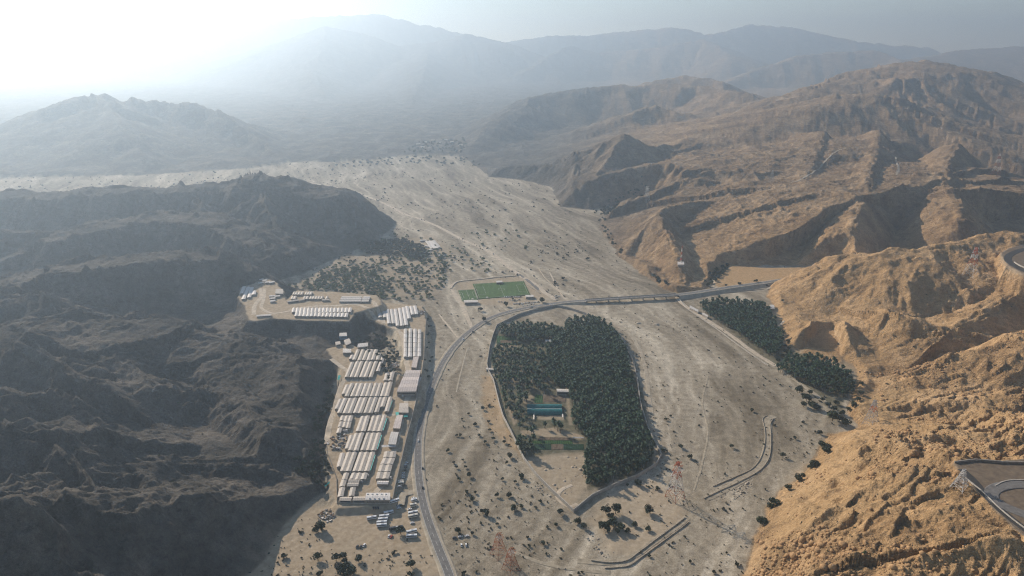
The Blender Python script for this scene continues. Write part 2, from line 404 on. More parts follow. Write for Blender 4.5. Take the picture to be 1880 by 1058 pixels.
# one sheet, polar about the camera's foot, finer where the photograph looks
def make_grid():
    r = np.concatenate([np.geomspace(60, 300, 60, endpoint=False), np.geomspace(300, 2600, NR1, endpoint=False), np.geomspace(2600, 16500, NR2)])
    a = np.concatenate([np.linspace(-100, -50, 70, endpoint=False), np.linspace(-50, 50, NA), np.linspace(50, 100, 70)[1:]])
    return r, np.radians(a)
NR1, NR2, NA = 860, 230, 1180
GR, GA = make_grid()
RR, AA = np.meshgrid(GR, GA, indexing='ij')
GX, GY = (RR * np.sin(AA)), (RR * np.cos(AA))
def run_rows(k):
    a, b = k
    return full_height(GX[a:b].ravel(), GY[a:b].ravel())
cuts = np.linspace(0, len(GR), 41).astype(int)
with ThreadPoolExecutor(4) as ex:
    res = list(ex.map(run_rows, [(cuts[i], cuts[i + 1]) for i in range(40)]))
GZ, GROCK, GDIRT, GOCH, GASPH, GBAR = [np.concatenate([q[i] for q in res]).reshape(GX.shape) for i in range(6)]
LR1, LR2 = np.log(GR), None
def ground(x, y):
    """height of the terrain sheet under points"""
    x = np.atleast_1d(np.asarray(x, float)); y = np.atleast_1d(np.asarray(y, float))
    r = np.hypot(x, y); a = np.arctan2(x, y)
    i = np.clip(np.searchsorted(GR, r) - 1, 0, len(GR) - 2); j = np.clip(np.searchsorted(GA, a) - 1, 0, len(GA) - 2)
    u = np.clip((r - GR[i]) / (GR[i + 1] - GR[i]), 0, 1); v = np.clip((a - GA[j]) / (GA[j + 1] - GA[j]), 0, 1)
    return (GZ[i, j] * (1 - u) * (1 - v) + GZ[i + 1, j] * u * (1 - v) + GZ[i, j + 1] * (1 - u) * v + GZ[i + 1, j + 1] * u * v)
def gz(x, y): return float(ground(x, y)[0])
def on_ground(px, py, z0=0.0, it=12):
    """photo point dropped on the terrain sheet: march the ray"""
    x, y, d = ray(px, py)
    t = np.linspace(150, 6000, 4000); h = CAMZ + d * t - ground(x * t, y * t)
    k = int(np.argmax(h < 0)) or 3999
    t = np.linspace(t[k - 1], t[k], 60); h = CAMZ + d * t - ground(x * t, y * t)
    k = int(np.argmax(h < 0)) or 59
    return (x * t[k], y * t[k])
# ------------------------------------------------------------------ materials
def nodes(name):
    m = bpy.data.materials.new(name); m.use_nodes = True
    nt = m.node_tree; b = nt.nodes["Principled BSDF"]
    b.inputs["Specular IOR Level"].default_value = 0.15
    b.inputs["Roughness"].default_value = 0.9
    return m, nt, b
def N(nt, t, **kw):
    n = nt.nodes.new(t)
    for k, v in kw.items(): setattr(n, k, v)
    return n
def noise(nt, vec, scale, detail=4, rough=.55, dist=0.0):
    n = N(nt, "ShaderNodeTexNoise"); n.inputs["Scale"].default_value = scale; n.inputs["Detail"].default_value = detail
    n.inputs["Roughness"].default_value = rough; n.inputs["Distortion"].default_value = dist
    nt.links.new(vec, n.inputs["Vector"]); return n.outputs["Fac"]
def ramp(nt, fac, stops):
    r = N(nt, "ShaderNodeValToRGB"); e = r.color_ramp.elements
    while len(e) < len(stops): e.new(.5)
    for q, (p, c) in zip(e, stops): q.position = p; q.color = (*c, 1) if len(c) == 3 else c
    nt.links.new(fac, r.inputs[0]); return r.outputs[0]
def mix(nt, fac, a, b, mode='MIX'):
    n = N(nt, "ShaderNodeMix", data_type='RGBA', blend_type=mode)
    for s, v in ((0, fac), (6, a), (7, b)):
        if isinstance(v, (int, float)): n.inputs[s].default_value = v
        elif isinstance(v, tuple): n.inputs[s].default_value = (*v, 1)
        else: nt.links.new(v, n.inputs[s])
    return n.outputs[2]
def math_(nt, op, a, b=0.0):
    n = N(nt, "ShaderNodeMath", operation=op)
    for s, v in ((0, a), (1, b)):
        if isinstance(v, (int, float)): n.inputs[s].default_value = v
        else: nt.links.new(v, n.inputs[s])
    return n.outputs[0]
def mapping(nt, vec, scale, rot=(0, 0, 0)):
    n = N(nt, "ShaderNodeMapping"); n.inputs["Scale"].default_value = scale; n.inputs["Rotation"].default_value = rot
    nt.links.new(vec, n.inputs["Vector"]); return n.outputs[0]
def simple(name, col, rough=.8, var=.12, scale=.35, spec=.2, metal=0.0, per_obj=0.0):
    m, nt, b = nodes(name)
    geo = N(nt, "ShaderNodeNewGeometry")
    f = noise(nt, geo.outputs["Position"], scale, 5, .6)
    lo = tuple(c * (1 - 2 * var) for c in col); hi = tuple(min(1, c * (1 + 2 * var)) for c in col)
    c = ramp(nt, f, [(.3, lo), (.7, hi)])
    if per_obj:
        oi = N(nt, "ShaderNodeObjectInfo")
        r = ramp(nt, oi.outputs["Random"], [(0, (1 - per_obj,) * 3), (1, (1 + per_obj * .6, 1 + per_obj * .5, 1 + per_obj * .3))])
        c = mix(nt, 1.0, c, r, 'MULTIPLY')
    nt.links.new(c, b.inputs["Base Color"])
    b.inputs["Roughness"].default_value = rough; b.inputs["Specular IOR Level"].default_value = spec; b.inputs["Metallic"].default_value = metal
    return m

def terrain_material():
    m, nt, b = nodes("desert_ground")
    geo = N(nt, "ShaderNodeNewGeometry"); P = geo.outputs["Position"]
    at = N(nt, "ShaderNodeAttribute", attribute_name="mask"); sep = N(nt, "ShaderNodeSeparateColor"); nt.links.new(at.outputs["Color"], sep.inputs[0])
    at2 = N(nt, "ShaderNodeAttribute", attribute_name="mask2"); sep2 = N(nt, "ShaderNodeSeparateColor"); nt.links.new(at2.outputs["Color"], sep2.inputs[0])
    rockm, dirtm, ochm = sep.outputs[0], sep.outputs[1], sep.outputs[2]
    asphm, greenm, warmm = sep2.outputs[0], sep2.outputs[1], sep2.outputs[2]
    # gravel river bed with braided streaks
    st = mapping(nt, P, (1, .28, 1), (0, 0, .22))
    n1 = noise(nt, st, .016, 6, .62, .8); n2 = noise(nt, P, .11, 5, .65); n3 = noise(nt, P, .7, 3, .7)
    at3 = N(nt, "ShaderNodeAttribute", attribute_name="mask3"); sep3 = N(nt, "ShaderNodeSeparateColor"); nt.links.new(at3.outputs["Color"], sep3.inputs[0])
    gcol = ramp(nt, sep3.outputs[0], [(.12, (.215, .180, .130)), (.42, (.34, .293, .222)), (.7, (.45, .393, .305)), (.92, (.61, .545, .435))])
    gcol = mix(nt, .5, gcol, ramp(nt, n1, [(.28, (.72, .68, .62)), (.72, (1.15, 1.14, 1.12))]), 'MULTIPLY')
    gcol = mix(nt, .7, gcol, ramp(nt, n2, [(.3, (.5, .48, .46)), (.7, (1.25, 1.25, 1.25))]), 'MULTIPLY')
    gcol = mix(nt, .7, gcol, ramp(nt, n3, [(.33, (.55, .53, .5)), (.62, (1.2, 1.2, 1.2))]), 'MULTIPLY')
    # rock slopes
    k1 = noise(nt, P, .012, 7, .6, .5); k2 = noise(nt, P, .09, 6, .68, .3); k3 = noise(nt, P, .45, 4, .7)
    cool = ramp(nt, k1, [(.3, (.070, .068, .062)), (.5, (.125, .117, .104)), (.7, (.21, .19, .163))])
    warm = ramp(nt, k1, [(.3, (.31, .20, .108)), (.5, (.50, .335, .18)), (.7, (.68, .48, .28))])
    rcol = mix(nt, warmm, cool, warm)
    rcol = mix(nt, .75, rcol, ramp(nt, k2, [(.28, (.5, .47, .45)), (.5, (.95, .94, .92)), (.72, (1.35, 1.32, 1.28))]), 'MULTIPLY')
    rcol = mix(nt, .6, rcol, ramp(nt, k3, [(.3, (.5, .48, .47)), (.62, (1.22, 1.2, 1.18))]), 'MULTIPLY')
    vb = mapping(nt, P, (.055, .16, .16), (0, 0, -.72))
    k4 = noise(nt, vb, 1.0, 5, .7, .6)
    rcol = mix(nt, .8, rcol, ramp(nt, k4, [(.30, (.38, .34, .31)), (.44, (.92, .9, .88)), (.7, (1.12, 1.1, 1.07))]), 'MULTIPLY')
    k5 = noise(nt, P, 1.6, 3, .7)
    rcol = mix(nt, .6, rcol, ramp(nt, k5, [(.32, (.45, .42, .4)), (.6, (1.2, 1.2, 1.2))]), 'MULTIPLY')
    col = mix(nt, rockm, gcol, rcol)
    d2 = noise(nt, P, .2, 5, .6)
    dcol = ramp(nt, d2, [(.3, (.33, .255, .17)), (.55, (.43, .34, .235)), (.75, (.52, .42, .30))])
    col = mix(nt, math_(nt, 'MULTIPLY', dirtm, math_(nt, 'SUBTRACT', 1.0, math_(nt, 'MULTIPLY', rockm, .6))), col, dcol)
    ocol = ramp(nt, d2, [(.3, (.38, .245, .12)), (.7, (.53, .36, .195))])
    ocol = mix(nt, .6, ocol, ramp(nt, k3, [(.3, (.5, .48, .47)), (.62, (1.22, 1.2, 1.18))]), 'MULTIPLY')
    col = mix(nt, ochm, col, ocol)
    col = mix(nt, math_(nt, 'MULTIPLY', greenm, math_(nt, 'SUBTRACT', 1.0, dirtm)), col, ramp(nt, n2, [(.35, (.05, .06, .03)), (.7, (.16, .14, .09))]))
    col = mix(nt, asphm, col, ramp(nt, d2, [(.3, (.13, .10, .075)), (.7, (.22, .17, .12))]))
    nt.links.new(col, b.inputs["Base Color"])
    hsum = math_(nt, 'ADD', math_(nt, 'MULTIPLY', k2, 5.0), math_(nt, 'ADD', math_(nt, 'MULTIPLY', k3, 2.2), math_(nt, 'MULTIPLY', k4, 2.5)))
    bp = N(nt, "ShaderNodeBump"); bp.inputs["Distance"].default_value = 1.0
    nt.links.new(math_(nt, 'ADD', .12, math_(nt, 'MULTIPLY', rockm, .85)), bp.inputs["Strength"])
    nt.links.new(hsum, bp.inputs["Height"]); nt.links.new(bp.outputs[0], b.inputs["Normal"])
    b.inputs["Specular IOR Level"].default_value = 0.05; b.inputs["Roughness"].default_value = 1.0
    return m
M_TERR = terrain_material()

# ------------------------------------------------------------------ the terrain sheet
nr, na = GX.shape
idx = np.arange(nr * na).reshape(nr, na)
Q = np.stack([idx[:-1, :-1].ravel(), idx[:-1, 1:].ravel(), idx[1:, 1:].ravel(), idx[1:, :-1].ravel()], axis=1)[:, ::-1]
me = np_mesh("terrain", np.stack([GX.ravel(), GY.ravel(), GZ.ravel()], axis=1), Q, M_TERR, True)
def attr(me, name, r, g_, b_):
    c = me.color_attributes.new(name, 'FLOAT_COLOR', 'POINT')
    c.data.foreach_set("color", np.stack([r.ravel(), g_.ravel(), b_.ravel(), np.ones(r.size)], axis=1).astype(np.float32).ravel())
attr(me, "mask", GROCK, GDIRT, GOCH)
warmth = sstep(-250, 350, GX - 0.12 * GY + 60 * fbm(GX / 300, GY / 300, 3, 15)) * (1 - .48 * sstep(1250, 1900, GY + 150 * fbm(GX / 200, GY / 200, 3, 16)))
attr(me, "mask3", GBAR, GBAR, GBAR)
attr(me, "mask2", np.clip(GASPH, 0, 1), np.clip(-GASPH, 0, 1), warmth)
tag(link("terrain", me), kind="structure")
# ------------------------------------------------------------------ roads, tracks, bridge, walls
def spline(P, step=3.0):
    P = [np.array(p, float) for p in P]; out = []
    Q = [2 * P[0] - P[1]] + P + [2 * P[-1] - P[-2]]
    for i in range(1, len(Q) - 2):
        a, b, c, d = Q[i - 1:i + 3]; n = max(2, int(np.linalg.norm((c - b)[:2]) / step))
        for k in range(n):
            t = k / n
            out.append(.5 * (2 * b + (c - a) * t + (2 * a - 5 * b + 4 * c - d) * t * t + (3 * b - a - 3 * c + d) * t ** 3))
    out.append(P[-1]); return np.array(out)
def frames(L):
    T = np.gradient(L[:, :2], axis=0); T /= np.linalg.norm(T, axis=1)[:, None] + 1e-9
    return np.stack([-T[:, 1], T[:, 0]], axis=1)          # left normal
def smooth1(a, k):
    if k < 2: return a
    w = np.ones(k) / k; return np.convolve(np.pad(a, (k // 2, k - 1 - k // 2), 'edge'), w, 'valid')
def path_world(pts, mode='floor'):
    W = []
    for p in pts:
        zz = p[2] if len(p) > 2 else 0.0
        W.append((*(on_ground(p[0], p[1]) if mode == 'ground' else gp(p[0], p[1], zz)), zz))
    return W
def ribbon(name, L, half, off, mat, kind='structure', skirt=1.0, wob=0.0, seed=0, zline=None, label=None, u0=0.0):
    """strip laid over the ground along L; zline gives its own levels"""
    n = len(L); NR = frames(L)
    s = np.concatenate([[0], np.cumsum(np.linalg.norm(np.diff(L[:, :2], axis=0), axis=1))])
    hl = half * (1 + wob * fbm(s / 14, s * 0 + seed, 3, seed)); hr = half * (1 + wob * fbm(s / 14, s * 0 + seed + 40, 3, seed + 5))
    A = L[:, :2] + NR * (u0 + hl)[:, None]; B = L[:, :2] + NR * (u0 - hr)[:, None]; C = L[:, :2] + NR * u0
    if zline is None:
        g_ = np.maximum(np.maximum(ground(A[:, 0], A[:, 1]), ground(B[:, 0], B[:, 1])), ground(C[:, 0], C[:, 1]))
        zline = smooth1(np.maximum(smooth1(g_, 5), g_), 3) + off
    V = []; F = []
    for i in range(n):
        NA_ = NR[i] * skirt * 1.6
        V += [(*(A[i] + NA_), zline[i] - skirt), (*A[i], zline[i]), (*B[i], zline[i]), (*(B[i] - NA_), zline[i] - skirt)]
    for i in range(n - 1):
        a, b = 4 * i, 4 * i + 4
        F += [(a, a + 1, b + 1, b), (a + 1, a + 2, b + 2, b + 1), (a + 2, a + 3, b + 3, b + 2)]
    F = [f[::-1] for f in F]
    o = link(name, mesh_from(name, V, F, [mat])); tag(o, label, kind=kind)
    return zline
M_ASPH = simple("worn_asphalt", (.17, .16, .15), .85, .14, .3)
M_ASPH2 = simple("dark_asphalt", (.05, .048, .046), .85, .12, .3)
M_TRACK = simple("pale_track_dust", (.52, .435, .33), .95, .13, .16)
M_TRACK2 = simple("wheel_track_dust", (.40, .34, .255), .95, .13, .16)
M_BED = simple('packed_gravel', (.35, .295, .215), .95, .16, .2)
M_PAINT = simple("road_paint", (.62, .60, .55), .7, .1, .5)
M_CONC = simple("pale_concrete", (.44, .40, .345), .85, .12, .4)
M_CONCD = simple("weathered_concrete", (.30, .27, .23), .9, .15, .4)
M_STONE = simple("rubble_stone", (.38, .325, .25), .95, .3, .8)

ROAD = [(832,1090),(824,1055),(806,1010),(789,965),(777,925),(770,885),(767,840),(770,795),(781,745),(797,700),(815,663),(838,632),(866,606),(895,587),(930,574),(975,564),(1010,558,1),(1045,553.5,3),(1075,551.5,5),(1120,548.5,6),(1180,545,6.5),(1240,541,6.5),(1275,537,5.5),(1320,530,5),(1370,523,5),(1420,516,5.5),(1470,508,6),(1520,499,7),(1560,492,8)]
RL = spline(path_world(ROAD), 3.0)
rs = np.concatenate([[0], np.cumsum(np.linalg.norm(np.diff(RL[:, :2], axis=0), axis=1))])
gr_ = ground(RL[:, 0], RL[:, 1])
RZ = smooth1(np.maximum(np.where(RL[:, 2] > .6, RL[:, 2], gr_ + 0.9), gr_ + .5), 9)
b0 = int(np.argmin(np.hypot(RL[:, 0] - gp(1076, 551, 5)[0], RL[:, 1] - gp(1076, 551, 5)[1])))
b1 = int(np.argmin(np.hypot(RL[:, 0] - gp(1243, 541, 6.5)[0], RL[:, 1] - gp(1243, 541, 6.5)[1])))
for i0, i1 in ((0, b0 + 1), (b1, len(RL))):
    ribbon("road_shoulder", RL[i0:i1], 6.6, 0, M_TRACK2, skirt=5.5, wob=.12, zline=RZ[i0:i1] - .10)
ribbon("road", RL, 4.3, 0, M_ASPH, skirt=.05, wob=.02, zline=RZ)
for u in (-3.9, 3.9):
    ribbon("road_edge_line", RL, .13, 0, M_PAINT, skirt=.01, zline=RZ + .03, u0=u)
dash = []
V = []; F = []
NRr = frames(RL)
for s in np.arange(4, rs[-1] - 6, 12.0):
    k = [int(np.searchsorted(rs, s)), int(np.searchsorted(rs, s + 5))]
    if k[1] >= len(RL) or k[0] == k[1]: continue
    q = len(V)
    for i in k: V += [(*(RL[i, :2] + NRr[i] * .12), RZ[i] + .03), (*(RL[i, :2] - NRr[i] * .12), RZ[i] + .03)]
    F.append((q, q + 2, q + 3, q + 1)[::-1])
tag(link("road_centre_line", mesh_from("road_centre_line", V, F, [M_PAINT])), kind='structure')

def box_verts(c, ax, ay, az, V, F):
    """box about c with half-axes ax, ay, az"""
    q = len(V); c, ax, ay, az = map(np.array, (c, ax, ay, az))
    for sx in (-1, 1):
        for sy in (-1, 1):
            for sz in (-1, 1): V.append(tuple(c + sx * ax + sy * ay + sz * az))
    for f in ((0,1,3,2),(4,6,7,5),(0,4,5,1),(2,3,7,6),(0,2,6,4),(1,5,7,3)): F.append(tuple(q + k for k in f))
def bar(a, b, w, V, F):
    a, b = np.array(a, float), np.array(b, float); d = b - a; L = np.linalg.norm(d); d = d / (L + 1e-9)
    u = np.cross(d, (0, 0, 1) if abs(d[2]) < .9 else (1, 0, 0)); u /= np.linalg.norm(u); v = np.cross(d, u)
    box_verts((a + b) / 2, d * L / 2, u * w / 2, v * w / 2, V, F)
def wall_strip(L, h, th, zbase=None, skirt=1.5, cap=None, zline=None):
    n = len(L); NR = frames(L); V = []; F = []
    zb = ground(L[:, 0], L[:, 1]) if zbase is None else zbase
    zt = smooth1(zb, 7) + h if zline is None else zline
    for i in range(n):
        A = L[i, :2] + NR[i] * th / 2; B = L[i, :2] - NR[i] * th / 2
        V += [(*A, zb[i] - skirt), (*A, zt[i]), (*B, zt[i]), (*B, zb[i] - skirt)]
    for i in range(n - 1):
        a, b = 4 * i, 4 * i + 4
        for k in range(3): F.append((a + k, b + k, b + k + 1, a + k + 1))
    F += [(3, 2, 1, 0), (4 * n - 4, 4 * n - 3, 4 * n - 2, 4 * n - 1)]
    return V, F
def poly_line(pts, step=4.0, mode='floor'):
    W = [np.array(p) for p in path_world(pts, mode)]; out = []
    for a, b in zip(W[:-1], W[1:]):
        n = max(1, int(np.linalg.norm((b - a)[:2]) / step)); out += [a + (b - a) * k / n for k in range(n)]
    return np.array(out + [W[-1]])
def wall(name, pts, h, th, mat, label, cat='wall', curved=False, mode='floor', skirt=1.5):
    L = spline(path_world(pts, mode), 4.0) if curved else poly_line(pts, 4.0, mode)
    V, F = wall_strip(L, h, th, skirt=skirt)
    return tag(link(name, mesh_from(name, V, F, [mat])), label, cat)

# bridge under the road
br = link("road_bridge", None, loc=(*RL[(b0 + b1) // 2, :2], 0.0))
tag(br, "long low concrete road bridge crossing the gravel riverbed", "bridge")
BL = RL[b0:b1 + 1]; BZ = RZ[b0:b1 + 1]; bc = np.array([*RL[(b0 + b1) // 2, :2], 0.0])
NB = frames(BL)
def bridge_part(nm, u, half, z0, z1, mat):
    V = []; F = []; n = len(BL)
    for i in range(n):
        A = BL[i, :2] + NB[i] * (u + half) - bc[:2]; B = BL[i, :2] + NB[i] * (u - half) - bc[:2]
        V += [(*A, BZ[i] + z0), (*A, BZ[i] + z1), (*B, BZ[i] + z1), (*B, BZ[i] + z0)]
    for i in range(n - 1):
        a, b = 4 * i, 4 * i + 4
        for k in range(4): F.append((a + k, b + k, b + (k + 1) % 4, a + (k + 1) % 4))
    F += [(3, 2, 1, 0), (4 * n - 4, 4 * n - 3, 4 * n - 2, 4 * n - 1)]
    link(nm, mesh_from(nm, V, F, [mat]), br)
bridge_part("deck", 0, 5.4, -1.3, -.06, M_CONC)
bridge_part("parapet", 5.1, .2, -.05, 1.0, M_CONC)
bridge_part("parapet", -5.1, .2, -.05, 1.0, M_CONC)
for s in np.linspace(0, len(BL) - 1, 9)[1:-1]:
    i = int(s); V = []; F = []
    p = BL[i, :2] - bc[:2]; t = np.array([NB[i][1], -NB[i][0]])
    box_verts((*p, (BZ[i] - 1.3 - 3) / 2), (*(NB[i] * 4.2), 0), (*(t * .6), 0), (0, 0, (BZ[i] - 1.3 + 3) / 2), V, F)
    link("pier", mesh_from("pier", V, F, [M_CONCD]), br)

# dirt tracks
def track(pts, half, mode='floor', mat=None, wob=.35, off=.18, step=3.0, name="dirt_track"):
    L = spline(path_world(pts, mode), step)
    ribbon(name, L, half, off, mat or M_TRACK, skirt=.35, wob=wob, seed=len(pts) + int(abs(pts[0][0])))
track([(1020,551),(1000,537),(980,521),(960,509),(940,495),(922,480),(905,467),(880,453),(855,443),(825,427),(795,412),(765,400),(742,393),(720,381),(695,369),(665,358),(620,345),(575,337),(535,328)], 4.6)
track([(990,533),(965,512),(948,500)], 3.0, mat=M_ASPH)
track([(868,604),(858,582),(848,560),(838,545),(831,533),(829,525),(840,517)], 3.0, mat=M_TRACK)
track([(1243,546),(1252,557),(1275,573),(1305,592),(1340,615),(1375,641),(1405,660),(1425,672)], 3.6)
track([(1425,672),(1450,692),(1480,712),(1515,738),(1540,760)], 2.4, mat=M_TRACK2)
track([(1243,546,4),(1290,538,4),(1330,535,3),(1380,533,2),(1415,529,2)], 3.0, mat=M_TRACK2)
track([(1035,560),(1070,570),(1115,590),(1145,606),(1163,622),(1175,645),(1184,672),(1189,700),(1191,725),(1196,760)], 2.6, mat=M_TRACK2)
track([(1296,916),(1330,899),(1365,880),(1392,862),(1404,840),(1410,810),(1411,785),(1408,770),(1422,764)], 4.2, mat=M_BED, wob=.1)
track([(1060,1030),(1120,1033),(1165,1020),(1200,995),(1240,968),(1262,950)], 3.2, mat=M_BED, wob=.1)
track([(775,905),(755,905),(738,912),(735,930)], 4.2, mat=M_TRACK2)
track([(806,577),(818,592),(828,604),(841,620)], 1.3, mat=M_TRACK)
track([(1009,500),(1030,540),(1040,550)], 1.2, mat=M_TRACK)
track([(838,720),(845,690),(850,670),(858,640)], .8, mat=M_TRACK2)
track([(935,1010),(985,1030),(1030,1042),(1075,1048),(1120,1052)], 1.8, mat=M_BED)
track([(1300,690),(1290,740),(1300,790),(1290,850),(1275,900)], .8, mat=M_BED)
track([(1050,890),(1030,900),(1025,915),(1045,930),(1060,925)], 2.0, mat=M_TRACK)
# tracks inside the camp, on the terrace
def camp_track(pts, half, z=PAD_CAMP): track([(p[0], p[1], z) for p in pts], half, mat=M_TRACK, off=.12)
camp_track([(762,680),(752,720),(742,750),(733,790),(722,830),(710,865),(700,890),(690,905)], 3.0)
camp_track([(641,568),(665,574),(690,585),(715,597),(733,608),(741,630),(746,660),(752,690)], 3.2)
camp_track([(664,557),(685,566),(695,578),(705,592)], 3.0)
camp_track([(608,660),(625,672),(640,685),(628,705),(618,735),(605,780),(600,815)], 3.0)
camp_track([(636,698),(660,699),(690,699)], 2.4)
camp_track([(612,762),(650,763),(690,762),(725,762)], 2.4)
track([(530,570,PAD_UP2),(570,563,PAD_UP2),(620,561,PAD_UP2),(660,557,PAD_UP2)], 3.0, off=.12)
track([(478,530,PAD_UP2),(480,545,PAD_UP2),(468,560,PAD_UP2),(466,578,PAD_UP2)], 3.2, off=.12)
track([(486,530,PAD_UP2),(484,550,PAD_UP2),(480,565,PAD_UP2),(500,575,PAD_UP2),(540,570,PAD_UP2)], 2.6, off=.12)
# hill tracks and the bend at the right edge
track([(1556,272),(1535,279),(1521,290),(1508,306),(1490,320),(1470,330),(1450,337)], 2.0, 'ground', mat=M_TRACK2, off=.3, step=8)
track([(1636,285),(1645,295),(1650,310),(1646,322)], 2.0, 'ground', mat=M_TRACK2, off=.3, step=6)
track([(1410,610),(1440,590)], 1.5, 'ground', off=.3)
track([(1765,862,96),(1785,880,96),(1806,905,96),(1830,930,96),(1860,955,96),(1900,985,96)], 3.2, mat=M_ASPH2, wob=.03, off=.25)
track([(1930,895,96),(1880,890,96),(1840,893,96),(1822,902,96),(1822,915,96),(1845,930,96),(1900,952,96)], 5.0, mat=M_ASPH, wob=.03, off=.35)
track([(1920,452,100),(1880,458,100),(1858,466,100),(1850,475,100),(1858,485,100),(1878,496,100),(1920,514,100)], 5.5, mat=M_ASPH2, wob=.03, off=.3)
wall("bend_parapet", [(1774,880,96),(1790,893,96),(1806,906,96),(1830,930,96),(1860,955,96),(1900,985,96)], 1.2, .7, M_CONC, "pale parapet wall along the outer edge of the hairpin bend", curved=True, skirt=4)
wall("bend_kerb", [(1930,886,96),(1880,882,96),(1846,884,96),(1826,893,96)], .8, .9, M_CONC, "low pale kerb wall curving round the inside of the hairpin", curved=True)
wall("terrace_wall", [(1752,850,96),(1790,846,96),(1840,850,96),(1920,852,96)], 2.0, 1.0, M_CONCD, "low dark stone wall at the back of the hairpin terrace", skirt=3)
wall("road_barrier", [(1862,482,100),(1876,490,100),(1920,508,100)], 1.6, 1.6, M_CONC, "white roadside barrier at the upper bend beside the red pylon", curved=True)

# walls
GROVE = [(1020,563),(985,570),(952,580),(912,600),(905,618),(899,640),(894,672),(897,684),(906,700),(917,745),(924,768),(940,800),(962,845),(985,875),(1010,900),(1053,941),(1086,914),(1130,892),(1170,876),(1205,855),(1214,838),(1200,812),(1188,785),(1176,745),(1170,700),(1163,668),(1152,645),(1140,622),(1112,598),(1075,578),(1045,568),(1020,563)]
wall("grove_wall", GROVE, 4.2, .8, M_CONC, "tall pale boundary wall enclosing the dark palm grove in a loop", skirt=2)
wall("levee_wall", [(1309,893),(1330,884),(1352,875),(1380,862),(1396,842),(1404,815),(1404,790),(1400,770),(1408,764)], 1.0, .6, M_STONE, "thin stone levee wall on the left side of the walled gravel track", curved=True)
wall("levee_wall", [(1292,916),(1320,902),(1360,884),(1390,868),(1406,852),(1414,832),(1415,800),(1414,780),(1420,769)], 1.1, .6, M_STONE, "stone levee wall on the right side of the walled gravel track", curved=True)
wall("levee_wall", [(1258,950),(1238,966),(1205,990),(1172,1015),(1150,1030),(1120,1034),(1085,1030)], 1.2, .7, M_STONE, "long curved stone levee wall below the shadow of the near pylon", curved=True)
wall("levee_wall", [(1265,958),(1245,974),(1212,998),(1178,1023),(1152,1040),(1110,1044)], 1.0, .6, M_STONE, "outer curved stone levee wall nearest the lower edge", curved=True)
wall("revetment_wall", [(1247,550),(1262,567),(1290,587),(1315,604),(1345,627),(1380,652),(1410,672)], 1.6, 1.0, M_CONC, "low pale revetment wall along the track beside the right palm grove", curved=True)
wall("revetment_wall", [(1330,536,3),(1370,532,3),(1410,528,3)], 1.2, .8, M_CONCD, "short dark retaining wall below the road near the bare orange field", curved=True)
wall("field_bund", [(989,494),(1000,510),(1018,527),(1034,542)], 1.0, 1.2, M_TRACK, "long straight earth bund running uphill from the road junction", curved=False)
wall("camp_wall", [(783,578,PAD_CAMP),(780,620,PAD_CAMP),(778,660,PAD_CAMP),(772,700,PAD_CAMP),(762,745,PAD_CAMP),(750,790,PAD_CAMP),(738,840,PAD_CAMP),(726,890,PAD_CAMP),(720,922,PAD_CAMP)], 1.8, .4, M_CONC, "thin pale perimeter wall on the road side of the labour camp", skirt=.8)
wall("camp_wall", [(622,924,PAD_CAMP),(660,926,PAD_CAMP),(716,923,PAD_CAMP)], 1.4, .4, M_CONC, "short pale perimeter wall at the near end of the labour camp", skirt=.8)
wall("camp_fence", [(619,925,PAD_CAMP),(618,880,PAD_CAMP),(600,830,PAD_CAMP),(598,800,PAD_CAMP),(605,760,PAD_CAMP),(616,715,PAD_CAMP),(622,690,PAD_CAMP)], 1.6, .3, M_CONCD, "dark fence along the wooded gully side of the labour camp", cat='fence', skirt=.8)
# ------------------------------------------------------------------ cabins and buildings
Z3 = (600, 540, 240 / 1880); Z2 = (430, 490, 240 / 1880); Z4 = (580, 640, 240 / 1880); Z5 = (580, 740, 240 / 1880)
Z6 = (580, 840, 240 / 1880); Z7 = (580, 923, 240 / 1880); ZG = (880, 580, 240 / 1880); ZH = (880, 700, 240 / 1880); ZP = (800, 490, 240 / 1880)
ZV = (720, 400, 320 / 1880); ZR = (820, 940, 320 / 1880); ZW = (920, 800, 320 / 1880)
def zp(Z, x, y): return (Z[0] + x * Z[2], Z[1] + y * Z[2])
def roof_mat(name, col, seam, per=.14):
    m, nt, b = nodes(name)
    tc = N(nt, "ShaderNodeTexCoord"); geo = N(nt, "ShaderNodeNewGeometry")
    w = N(nt, "ShaderNodeTexWave", wave_type='BANDS', bands_direction='X'); w.inputs["Scale"].default_value = seam; w.inputs["Distortion"].default_value = .3
    nt.links.new(tc.outputs["Object"], w.inputs["Vector"])
    f = noise(nt, geo.outputs["Position"], .5, 5, .65)
    c = ramp(nt, f, [(.25, tuple(q * .66 for q in col)), (.5, col), (.75, tuple(min(.85, q * 1.12) for q in col))])
    c = mix(nt, 1.0, c, ramp(nt, w.outputs["Fac"], [(0, (.82, .80, .78)), (.25, (1, 1, 1))]), 'MULTIPLY')
    oi = N(nt, "ShaderNodeObjectInfo")
    c = mix(nt, 1.0, c, ramp(nt, oi.outputs["Random"], [(0, (1 - per, 1 - per, 1 - per)), (.5, (1, .97, .93)), (1, (1.06, 1.05, 1.05))]), 'MULTIPLY')
    nt.links.new(c, b.inputs["Base Color"]); b.inputs["Roughness"].default_value = .6
    return m
M_ROOF = roof_mat("cabin_roof_sheet", (.56, .50, .43), .16)
M_ROOFW = roof_mat("white_roof_sheet", (.66, .625, .58), .12)
M_ROOFP = roof_mat("pinkish_roof_sheet", (.62, .545, .50), .10)
M_CWALL = simple("cabin_wall", (.42, .37, .31), .8, .12, .6, per_obj=.2)
M_GLASS = simple("dark_glass", (.03, .035, .04), .2, .05, 1, .5)
M_TEAL = simple("teal_netting", (.03, .36, .32), .6, .15, .4)
